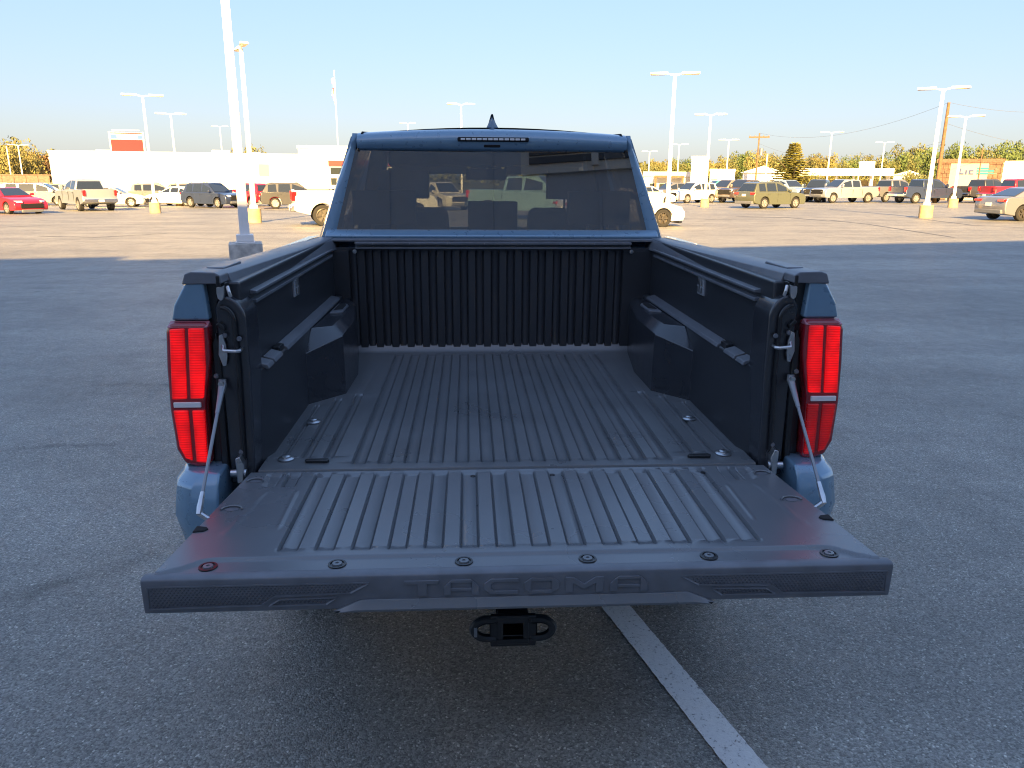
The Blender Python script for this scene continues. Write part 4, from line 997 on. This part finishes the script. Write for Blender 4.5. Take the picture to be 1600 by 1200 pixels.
M['bluesign'] = mat('blue_sign_face', (.06, .14, .42), .4); M['redsign'] = mat('red_sign_face', (.55, .018, .022), .4); M['whitesign'] = mat('white_sign_face', (.8, .8, .8), .4); M['tealsign'] = mat('teal_letters', (.02, .26, .28), .4); M['navysign'] = mat('navy_letters', (.05, .07, .2), .4)
M['brick_dk'] = mat('brown_fence_boards', (.20, .14, .11), .9, var=.3, vscale=4)
# long white building on the left
c, az, hw_, zt = span_box(78, 470, 78, 240, 20); b0 = thing('warehouse', c, az, label='long plain white flat-roofed building behind the parked cars at the left', cat='building'); h = zt-c.z
MB().box(-hw_, hw_, 0, 20, -.6, h).build('wall', M['white'], b0)
MB().box(-hw_-.08, hw_+.08, -.08, .25, h-.12, h+.14).build('parapet', M['fascia'], b0)
MB().box(-hw_-.05, hw_+.05, -.05, -.001, h-.62, h-.50).build('trim_band', M['fascia'], b0)
x = hw_*2*((405-78)/392)-hw_; MB().box(x-.5, x+.5, -.05, .1, h-2.1, h-.9).build('vent_panel', M['tandoor'], b0)
for i in range(5):
    x = -hw_+2.5+i*4.6; f = MB().box(x-1.5, x+1.5, -.06, .05, .0, 2.3).build('roller_door', M['fascia'], b0); MB().box(x-1.35, x+1.35, -.065, -.061, .05, 2.2).build('door_leaf', M['white'], f)
for x, s in ((-8, .5), (3, .7), (6.6, .5)): MB().box(x, x+1.3*s*2, 6, 8, h, h+.8*s).build('roof_unit', M['fascia'], b0, bevel=.03)
# taller white showroom
c, az, hw_, zt = span_box(466, 640, 74, 230, 16); b1 = thing('showroom', c, az, label='taller white showroom block with a red band and dark windows beside the blue cab', cat='building'); h = zt-c.z
MB().box(-hw_, hw_, 0, 16, -.6, h).build('wall', M['white'], b1)
MB().box(-hw_-.1, hw_+.1, -.1, .3, h-.15, h+.1).build('parapet', M['fascia'], b1)
x0 = -hw_+2*hw_*((511-466)/174.)
MB().box(x0, hw_-.4, -.25, -.001, h-1.65, h-1.20).build('red_band', M['redband'], b1)
for k in range(4):
    xa = x0+.1+k*1.75
    if xa+1.6 < hw_:
        for j in range(3):
            f = MB().box(xa, xa+1.6, -.06, -.002, h-2.5-j*.95, h-1.75-j*.95).build('window', M['fascia'], b1); MB().box(xa+.06, xa+1.54, -.065, -.058, h-2.44-j*.95, h-1.81-j*.95).build('pane', M['window_dark'], f)
# roof billboard
p = at(206, 285, 92); z0 = ground_z(p.x, p.y); bb = thing('billboard', (p.x, p.y, z0), los(206), label='red white and blue billboard standing above the white building roof', cat='billboard'); zT = at(206, 206, 92).z-z0; zB = at(206, 238, 92).z-z0; hh = 46/FPX*92/2
MB().box(-hh, hh, -.1, .1, zB, zT).build('sign_board', M['whitesign'], bb)
dz = zT-zB
MB().box(-hh+.1, hh-.1, -.125, -.101, zB+dz*.02, zB+dz*.62).build('red_panel', M['redsign'], bb)
MB().box(-hh+.1, -hh+.8, -.125, -.101, zB+dz*.66, zB+dz*.84).build('blue_panel', M['bluesign'], bb); MB().box(hh-.6, hh-.1, -.125, -.101, zB+dz*.66, zB+dz*.84).build('blue_panel', M['bluesign'], bb)
MB().box(-hh+.1, hh-.1, -.125, -.101, zB+dz*.90, zB+dz*.95).build('red_stripe', M['redsign'], bb)
for x in (-hh*.98, hh*.98): MB().box(x-.07, x+.07, -.135, -.05, zB, zT).build('frame_edge', M['fascia'], bb)
for x in (-hh*.6, hh*.6): MB().box(x-.12, x+.12, .1, .35, 0, zT-.3).build('support_post', M['fascia'], bb)
MB().box(-hh*.8, hh*.8, -.5, -.42, zT+.12, zT+.2).build('light_bar', M['fascia'], bb)
# flagpole
p = at(531, 285, 84); z0 = ground_z(p.x, p.y); fp = thing('flagpole', (p.x, p.y, z0), 0, label='slim white flagpole rising left of the blue cab roof', cat='flagpole'); zT = at(528, 112, 84).z-z0
MB().tube([(0, 0, 0), (0, 0, zT)], [.07, .04], 8).build('pole', M['polewhite'], fp); MB().lathe([(0, -.1), (.09, 0), (0, .1)], (0, 0, zT+.08), n=10).build('finial', M['polewhite'], fp)
fl_ = thing('flag', (p.x, p.y, z0), 0, label='limp red and white striped flag with a blue corner drooping on the flagpole', cat='flag')
for k in range(5):
    q = MB(); P = []
    xs_ = [(.07+.05*k)*0+.05+.055*k, .05+.055*(k+1)]
    q.grid(xs_, [0, .25, .5, .75, 1], lambda x, v: (-x+.04*sin(v*7+k), .05*sin(x*40+v*3), zT-.5-v*(2.7-.25*k)-.5*x))
    q.build('stripe', M['redsign'] if k % 2 else M['whitesign'], fl_)
MB().grid([.05, .2, .33], [0, .5, 1], lambda x, v: (-x, -.06+.05*sin(x*40+v*3), zT-.5-v*1.0-.4*x)).build('canton', M['bluesign'], fl_)
# low fence behind the cars far left
for nm, u0, u1 in (('boundary_wall', -60, 82),):
    c, az, hw_, zt = span_box(u0, u1, 92, 274, 1); f = thing(nm, c, az, label='low brown boundary wall below the yellow trees at the far left', cat='wall'); h = zt-c.z
    n_ = int(hw_*2/1.2)
    for k in range(n_):
        x = -hw_+k*1.2; MB().box(x+.02, x+1.18, 0, .12, 0, h).build('panel', M['brick_dk'], f)
    MB().box(-hw_, hw_, -.04, .16, h, h+.12).build('coping', M['brick_dk'], f)
# right side buildings
def simple_building(name, u0, u1, d, vt, dep, label, wallm, extra=None, cat='building'):
    c, az, hw_, zt = span_box(u0, u1, d, vt, dep); b = thing(name, c, az, label=label, cat=cat); h = zt-c.z
    MB().box(-hw_, hw_, 0, dep, -.6, h).build('wall', wallm, b)
    if extra: extra(b, hw_, h)
    return b
def win_row(b, xs, z0, z1, wd, y=-.05):
    for x in xs:
        f = MB().box(x-wd/2, x+wd/2, y, .05, z0, z1).build('window', M['fascia'], b); MB().box(x-wd/2+.07, x+wd/2-.07, y-.012, y-.002, z0+.07, z1-.07).build('pane', M['window_dark'], f)
def ex_a(b, hw_, h):
    MB().box(-hw_-.1, hw_+.1, -.3, .2, h-.5, h+.05).build('fascia', M['fascia'], b); win_row(b, [-hw_*.6, -hw_*.2, hw_*.2, hw_*.6], .4, 1.7, 1.0)
    for x in (-hw_*.5, hw_*.6): MB().box(x-.12, x+.12, -1.5, -1.3, 0, h-.6).build('porch_post', M['wood'], b)
    MB().box(-hw_*.56, hw_*.66, -1.55, -.31, h-.62, h-.38).build('porch_beam', M['wood'], b)
simple_building('low_shop', 1004, 1080, 96, 269, 10, 'low white shop with a brown timber porch right of the cab', M['white'], ex_a)
def ex_b(b, hw_, h): MB().box(-hw_-.06, hw_+.06, -.06, .2, h-.2, h+.08).build('parapet', M['fascia'], b); win_row(b, [-hw_*.4], .3, 1.2, .7)
simple_building('white_tower', 1077, 1104, 92, 245, 6, 'tall narrow white block rising above the low shops on the right', M['white'], ex_b)
simple_building('white_shed', 1107, 1146, 95, 265, 8, 'small white flat-roofed shed right of the narrow white block', M['white'], ex_b)
def gable(b, hw_, h, dep, m=None):
    MB().prism([(-hw_-.3, h), (hw_+.3, h), (0, h+hw_*.35)], -.35, dep+.3, 'y').build('roof', m or M['fascia'], b)
def ex_c(b, hw_, h): gable(b, hw_, h, 9); win_row(b, [-hw_*.5, hw_*.1], .5, 1.6, 1.1)
simple_building('white_house', 1158, 1222, 104, 270, 9, 'white gabled house left of the tall conifer', M['white'], ex_c)
simple_building('gable_house', 1394, 1442, 125, 274, 9, 'white gabled house behind the pickups left of the brown clinic', M['white'], ex_c)
# filling-station style canopy
c, az, hw_, zt = span_box(1246, 1394, 112, 263, 8); cn = thing('canopy', c, az, label='long low white canopy roof on slim columns behind the right-hand pickups', cat='canopy'); h = zt-c.z
MB().box(-hw_, hw_, 0, 9, h-1.0, h).build('fascia', M['fascia'], cn, bevel=.03)
for k in range(6):
    x = -hw_*.92+k*hw_*.368
    for y in (1.2, 7.6): MB().box(x-.13, x+.13, y-.13, y+.13, 0, h-1.0).build('column', M['fascia'], cn)
MB().box(-hw_*.6, hw_*.7, 8.4, 8.8, 0, 1.9).build('kiosk_wall', M['tandoor'], cn)
# brown stone clinic
def ex_d(b, hw_, h):
    # stone courses picked out as blocks on the two piers and the head band
    random.seed(5)
    for xa, xb in ((-hw_, -hw_+1.15), (hw_-1.15, hw_)):
        z = .0
        while z < h-.35:
            sz = .42; x = xa
            while x < xb-.1:
                wd = min(random.uniform(.35, .7), xb-x); MB().box(x+.015, x+wd-.015, -.10-random.random()*.05, .0, z+.015, z+sz-.015).build('stone', M['brown'], b); x += wd
            z += sz
    MB().box(-hw_-.1, hw_+.1, -.22, .3, h-.32, h+.05).build('head_band', M['brown'], b)
    MB().box(-hw_+1.16, hw_-1.16, -.09, .02, 1.0, h-.34).build('render_panel', M['beigepanel'], b)
    w2 = hw_-1.3; k = 9
    for i in range(k):
        x = -w2+(i+.5)*2*w2/k; f = MB().box(x-w2/k*.92, x+w2/k*.92, -.06, .05, .15, .92).build('window', M['fascia'], b); MB().box(x-w2/k*.84, x+w2/k*.84, -.07, -.062, .2, .88).build('pane', M['window_dark'], f)
    zl = h-1.42; s_ = .52
    def gl(P, x, m): MB().prism([(x+u*s_, zl+v*s_) for u, v in P], -.13, -.092, 'y').build('sign_letter', m, b)
    gl([(0, 0), (0, 1.1), (.28, 1.1), (.28, .25), (.8, .25), (.8, 0)], -hw_+1.95, M['navysign'])
    gl([(0, 0), (0, .8), (.25, .8), (.25, 0)], -hw_+2.5, M['navysign']); gl([(0, 0), (0, .8), (.7, .8), (.7, .6), (.25, .6), (.25, .22), (.7, .22), (.7, 0)], -hw_+2.8, M['navysign'])
    MB().box(-hw_+3.45, -hw_+5.15, -.13, -.092, zl, zl+.18).build('sign_bar', M['tealsign'], b); MB().box(-hw_+3.45, -hw_+5.3, -.13, -.092, zl+.26, zl+.42).build('sign_bar', M['tealsign'], b); MB().box(-hw_+3.45, -hw_+5.3, -.13, -.092, zl+.5, zl+.66).build('sign_bar', M['tealsign'], b)
simple_building('clinic', 1460, 1562, 78, 249, 12, 'brown stone clinic with a beige sign panel and teal lettering on the right', M['beigepanel'], ex_d)
def ex_e(b, hw_, h):
    MB().box(-hw_-.1, hw_+.1, -.1, .3, h-.2, h+.06).build('parapet', M['fascia'], b)
    MB().prism([(-1.2, 2.0), (6.0, 2.0), (2.4, 3.0)], -1.6, -.02, 'y').build('porch_roof', M['roofgrey'], b)
    MB().box(-1.0, 5.8, -1.5, -.02, 1.75, 1.99).build('porch_beam', M['fascia'], b)
    for x in (-.8, 2.2, 5.5): MB().box(x-.1, x+.1, -1.4, -1.2, 0, 1.74).build('porch_post', M['tandoor'], b)
    win_row(b, [.6, 3.8], .5, 1.6, 1.2)
simple_building('white_office', 1563, 1720, 80, 252, 12, 'white office with a grey gabled porch at the right edge', M['white'], ex_e)
# roadside sign
p = at(1351, 290, 98); z0 = ground_z(p.x, p.y); sg_ = thing('roadside_sign', (p.x, p.y, z0), los(1351), label='small white roadside sign on a post above the canopy', cat='sign'); zT = at(1351, 252, 98).z-z0; zB = at(1351, 265, 98).z-z0; hh = 18/FPX*98/2
MB().box(-hh, hh, -.08, .08, zB, zT).build('sign_board', M['whitesign'], sg_); MB().box(-hh, hh, -.085, -.08, zB, zB+.1).build('sign_edge', M['tealsign'], sg_)
for x in (-hh-.08, hh+.08): MB().box(x-.06, x+.06, -.05, .05, 0, zT).build('post', M['polewhite'], sg_)
# utility poles and wires
def upole(ub, ut, vt, d, label, arm=True, rr=.13):
    p = at(ub, 288, d); z0 = ground_z(p.x, p.y); t = thing('utility_pole', (p.x, p.y, z0), los(ub), label=label, cat='utility pole', group='brown utility poles'); tp = at(ut, vt, d); H = tp.z-z0
    MB().tube([(0, 0, -.2), (0, 0, H)], [rr, rr*.65], 10).build('pole', M['wood'], t)
    if arm:
        MB().box(-1.2, 1.2, -.08, .08, H-.55, H-.38).build('crossarm', M['wood'], t)
        for x in (-1.1, -.5, .5, 1.1): MB().lathe([(.05, 0), (.07, .08), (.03, .18), (0, .2)], (x, 0, H-.38), n=8).build('insulator', M['cable'], t)
        MB().lathe([(.0, 0), (.24, .02), (.24, .8), (0, .85)], (.38, 0, H-2.6), n=12).build('transformer', M['cable'], t)
    return Vector((p.x, p.y, z0+H))
tA = upole(1180, 1187, 208, 98, 'brown utility pole with crossarm left of the conifer'); tB = upole(1464, 1478, 160, 66, 'thick brown utility pole right behind the tall white post by the clinic', arm=False, rr=.17)
upole(1527, 1528, 232, 72, 'thin bare brown post in front of the clinic', False, .07)
def wire(a, b, sag, label):
    q = MB(); P = [a.lerp(b, k/16)-Vector((0, 0, sag*4*(k/16)*(1-k/16))) for k in range(17)]; q.tube(P, .011, 5); tag(q.build('power_line', M['cable']), label, 'power line', 'overhead wires')
tC = at(1760, 160, 72); tD = at(700, 215, 150)
wire(tA, tB, 1.4, 'overhead wire sagging between the two utility poles'); wire(tB, tC, .8, 'overhead wire running off the right edge from the thick pole top')
wire(tB-Vector((0, 0, 1.6)), tC-Vector((0, 0, 4.2)), .6, 'lower overhead wire running off the right edge above the clinic'); wire(tA-Vector((0, 0, 1.2)), tB-Vector((0, 0, 3)), 1.6, 'lower overhead wire sagging between the two utility poles')
# the dealership behind the camera, whose roof throws the shade over the truck
FAZ = math.atan2(5.47, 23.6); HB = 13.0
LSH = HB/math.tan(SUN_EL); eg = Vector((.91, 16.18))-Vector((-SUN_DIR.x, -SUN_DIR.y)).normalized()*LSH
M['facade'] = mat('grey_metal_cladding', (.54, .60, .70), .5, var=.05, vscale=2); M['louver'] = mat('dark_louvre', (.10, .11, .13), .5)
D = thing('dealership', (eg.x, eg.y, 0), -FAZ, label='tall grey clad dealership behind the viewer shading the truck', cat='building')
MB().box(-60, 60, -14, 0, -.3, HB-1.0).build('wall', M['facade'], D)
MB().box(-60, 60, -.6, 0.0, HB-1.0, HB).build('parapet', M['facade'], D)
xl = -8.7
MB().box(-60, xl, -.6, 0.12, HB-.9, HB+.32).build('parapet_step', M['facade'], D)
for k in range(-24, 25):
    MB().box(k*2.5-.03, k*2.5+.03, .0, .04, -.1, HB-1.0).build('cladding_rib', M['facade'], D)
for k in range(-5, 6):
    f = MB().box(k*5-2.1, k*5+2.1, .0, .10, .3, 3.4).build('shop_window', M['louver'], D); MB().box(k*5-2.0, k*5+2.0, .10, .112, .4, 3.3).build('pane', M['window_dark'], f)
for k in (4.9,):
    f = MB().box(k-1.7, k+1.7, .0, .12, 6.2, 10.2).box(k-.08, k+.08, .12, .2, 6.3, 10.1).build('louvre_frame', M['fascia'], D)
    for j in range(18): MB().box(k-1.5, k+1.5, .12, .17, 6.42+j*.2, 6.57+j*.2).build('louvre', M['louver'], f)

# ------------------------------------------------------------------ trees
LEAF = {}
for key, c in (('green', (.095, .14, .045)), ('olive', (.14, .15, .055)), ('yellow', (.19, .175, .06)), ('rust', (.17, .105, .05)), ('pine', (.32, .31, .10))):
    LEAF[key] = mat('leaves_'+key, c, .7, var=.45, vscale=1.2)
M['bark'] = mat('bark', (.10, .075, .055), .9, var=.3, vscale=5)
def crown_mesh(seed, n=2600, lobes=16):
    rnd = random.Random(seed); q = MB(); L = []
    for k in range(lobes):
        a = rnd.uniform(0, 2*pi); rr = rnd.uniform(.1, .62)*(1 if k else 0); L.append((Vector((rr*cos(a), rr*sin(a), rnd.uniform(.28, .92))), rnd.uniform(.16, .32)))
    for i in range(n):
        c, r = L[i % lobes]; d = Vector((rnd.gauss(0, 1), rnd.gauss(0, 1), rnd.gauss(0, 1))).normalized(); p = c+d*r*rnd.random()**.35*Vector((1, 1, .8)).length/1.6
        a = Vector((rnd.gauss(0, 1), rnd.gauss(0, 1), rnd.gauss(0, 1))).normalized(); b = a.orthogonal().normalized(); a2 = a.cross(b); s_ = rnd.uniform(.018, .04)
        q.add([p-b*s_, p+a2*s_*.7, p+b*s_, p-a2*s_*.7], [(0, 1, 2, 3)])
    return q.mesh('crown', LEAF['green'], 0, False)
def trunk_mesh(seed):
    rnd = random.Random(seed); q = MB().tube([(0, 0, -.02), (.01, 0, .2), (.0, .01, .45), (.02, 0, .75)], [.03, .022, .017, .006], 7)
    for k in range(6):
        a = rnd.uniform(0, 2*pi); z = rnd.uniform(.2, .5); q.tube([(0, 0, z), (.18*cos(a), .18*sin(a), z+.14), (.38*cos(a), .38*sin(a), z+.30)], [.012, .008, .003], 5)
    return q.mesh('trunk', M['bark'])
CR = [crown_mesh(s) for s in (1, 2, 3, 4)]; TR = [trunk_mesh(s) for s in (1, 2)]
rt = random.Random(11)
def tree(u, d, vt, leaf, wide, label, group=None, v=290):
    p = at(u, v, d); z0 = ground_z(p.x, p.y)-.3; h = at(u, vt, d).z-z0
    t = thing('tree', (p.x, p.y, z0), rt.uniform(0, 6), label=label, cat='tree', group=group); t.scale = (h*wide, h*wide, h*1.02)
    ref('trunk', rt.choice(TR), t); ref('crown', rt.choice(CR), t, m=LEAF[leaf]); return t
GL = 'yellowing trees at the far left'; GR = 'trees along the road on the right'
for u, d, vt, lf, wd, lb in ((-22, 112, 216, 'olive', .62, 'olive tree with its crown cut by the left edge'), (2, 106, 226, 'yellow', .6, 'golden tree left of both pale posts at the far left'), (24, 118, 221, 'yellow', .62, 'tallest golden tree between and behind the two pale posts at the far left'), (33, 124, 219, 'olive', .6, 'tall olive tree just right of the pale twin-head post at the far left'),
        (50, 110, 243, 'yellow', .75, 'low golden tree midway between the pale post and the long white building'), (64, 116, 244, 'rust', .8, 'rusty brown low tree near the left end of the white building'), (76, 122, 240, 'olive', .7, 'low olive tree touching the left end of the white building')):
    tree(u, d, vt, lf, wd, lb, GL)
for u, vt, lb in ((384, 237, 'small olive treetop over the white roof left of the second lamp post'), (398, 236, 'small olive treetop over the white roof right of the second lamp post')): tree(u, 108, vt, 'olive', .55, lb, 'treetops over the white building')
rw = [(1010, 255, 'behind the low brown-porched shop by the cab'), (1030, 253, 'left of the tallest lamp post by the cab'), (1050, 254, 'directly behind the tallest lamp post by the cab'), (1072, 251, 'touching the left side of the tall narrow white block'), (1098, 258, 'partly hidden by the tall narrow white block'), (1116, 254, 'right behind the lamp post with twin heads by the white shed'),
      (1132, 248, 'behind the small lamp post left of the utility pole'), (1150, 242, 'rising over the white shed'), (1168, 243, 'just left of the brown utility pole'), (1186, 244, 'just right of the brown utility pole'), (1204, 246, 'behind the plain white post by the conifer'), (1222, 250, 'touching the left side of the conifer'),
      (1262, 246, 'touching the right side of the conifer'), (1283, 245, 'left of the lamp post over the silver crew cab'), (1305, 251, 'right of the lamp post over the silver crew cab'), (1326, 250, 'left of the small white roadside sign'), (1344, 247, 'directly behind the small white roadside sign'), (1362, 249, 'right of the small white roadside sign'), (1380, 252, 'behind the small lamp post at the right end of the canopy'),
      (1398, 243, 'behind the left half of the gabled house'), (1414, 232, 'standing tallest of its row over the gabled house'), (1430, 247, 'behind the right half of the gabled house'), (1446, 246, 'between the gabled house and the thick utility pole')]
for i, (u, vt, lb) in enumerate(rw):
    lf = ('olive', 'yellow', 'olive', 'green')[i % 4]
    tree(u, 150+(i*37 % 30), vt, lf, .72, {'olive': 'olive', 'yellow': 'yellow-green', 'green': 'dark green'}[lf]+' tree '+lb, GR)
for u, vt, lf, lb in ((1456, 236, 'green', 'green tree left of the tall white post by the clinic'), (1474, 228, 'green', 'green tree directly behind the thick utility pole'), (1492, 233, 'green', 'green tree over the left end of the clinic roof'), (1512, 240, 'green', 'green tree behind the head of the lamp post crossing the clinic'), (1534, 240, 'olive', 'olive tree behind the thin bare post over the clinic'), (1556, 232, 'green', 'green tree over the right end of the clinic roof'), (1576, 226, 'green', 'tall green tree over the left end of the white office'), (1596, 228, 'green', 'green tree at the right edge over the white office'), (1618, 226, 'green', 'green tree beyond the right edge over the white office')):
    tree(u, 100+(u % 17), vt, lf, .62, lb, 'trees behind the clinic')
for u, d, vt in ((1117, 100, 277), (1262, 100, 272), (1420, 100, 272)): tree(u, d, vt, 'olive', .9, {1117: 'round olive shrub beside the white shed', 1262: 'round olive shrub at the foot of the conifer', 1420: 'round olive shrub behind the navy pickup'}[u], None)
# conifer
def conifer():
    rnd = random.Random(9); q = MB()
    for k in range(22):
        z = .08+.90*k/22; rad = .37*(1-k/22)**1.1+.02
        for j in range(17):
            a = 2*pi*(j+rnd.random()*.9)/17; ln_ = rad*rnd.uniform(.75, 1.1)
            for s_ in range(8):
                f = (s_+.6)/8; p = Vector((ln_*f*cos(a), ln_*f*sin(a), z-.06*f*f+.05*f**3*1.2))
                for e in (-1, 1):
                    dr = Vector((cos(a+e*.9), sin(a+e*.9), .15))*.075*(1-.35*f); dr.z += rnd.uniform(-.02, .02); u_ = Vector((0, 0, 1)).cross(dr).normalized()*.026
                    q.add([p-u_, p+dr*.6-u_*.6+Vector((0, 0, .008)), p+dr, p+u_+Vector((0, 0, .012))], [(0, 1, 2, 3)])
    for j in range(10):
        a = 2*pi*j/10; q.add([(0, 0, .93), (.012*cos(a), .012*sin(a), .95), (.05*cos(a), .05*sin(a), .99), (0, 0, .97)], [(0, 1, 2, 3)])
    return q.mesh('foliage', LEAF['pine'], 0, False)
p = at(1236, 290, 88); z0 = ground_z(p.x, p.y)-.2; h = at(1236, 221, 88).z-z0
t = thing('conifer', (p.x, p.y, z0), .4, label='tall golden green conifer standing alone behind the olive SUV', cat='tree'); t.scale = (h*1.4, h*1.4, h)
ref('foliage', conifer(), t); ref('trunk', TR[0], t)
# far wood closing the horizon
q = MB(); rf = random.Random(3)
for i in range(9000):
    az_ = R(rf.uniform(-62, 62)); d = rf.uniform(210, 260); hmax = 6.5+2.0*mnoise.noise(Vector((az_*9, 0, 0)))+1.2*mnoise.noise(Vector((az_*40, 3, 0)))
    z = hmax*rf.random()**.6; p = Vector((d*sin(az_), d*cos(az_), z-1.2)); a = Vector((rf.gauss(0, 1), rf.gauss(0, 1), rf.gauss(0, 1))).normalized(); b = a.orthogonal().normalized(); c_ = a.cross(b); s_ = rf.uniform(.5, 1.1)
    q.add([p-b*s_, p+c_*s_*.8, p+b*s_, p-c_*s_*.8], [(0, 1, 2, 3)])
tag(q.build('distant_wood', LEAF['olive'], smooth=0, fixn=False), 'low olive belt of distant woodland along the horizon', 'wood', kind='stuff')
# tar seams across the sunlit lot
for pts in ([at(1250, 338, 1), ], ):
    pass
def gp(u, v):
    r = FWD+RIGHT*((u-800)/FPX)-UPV*((v-600)/FPX); t_ = -CAM.z/r.z
    for _ in range(6):
        p = CAM+r*t_; t_ = (ground_z(p.x, p.y)-CAM.z)/r.z
    p = CAM+r*t_; return (p.x, p.y)
for P, wd in (([(1296, 344), (1360, 351), (1430, 362), (1490, 371)], .10), ([(1150, 338), (1230, 340), (1290, 345), (1330, 347)], .16), ([(0, 355), (60, 353), (130, 353)], .12), ([(1060, 341), (1110, 343), (1180, 342)], .10), ([(1420, 340), (1520, 352), (1600, 356)], .10), ([(60, 369), (150, 371), (260, 365)], .10)):
    tag(strip('tar_seam', [gp(*p) for p in P], wd, M['tar']), 'thin dark tar-filled seam across the sunlit asphalt', kind='structure')
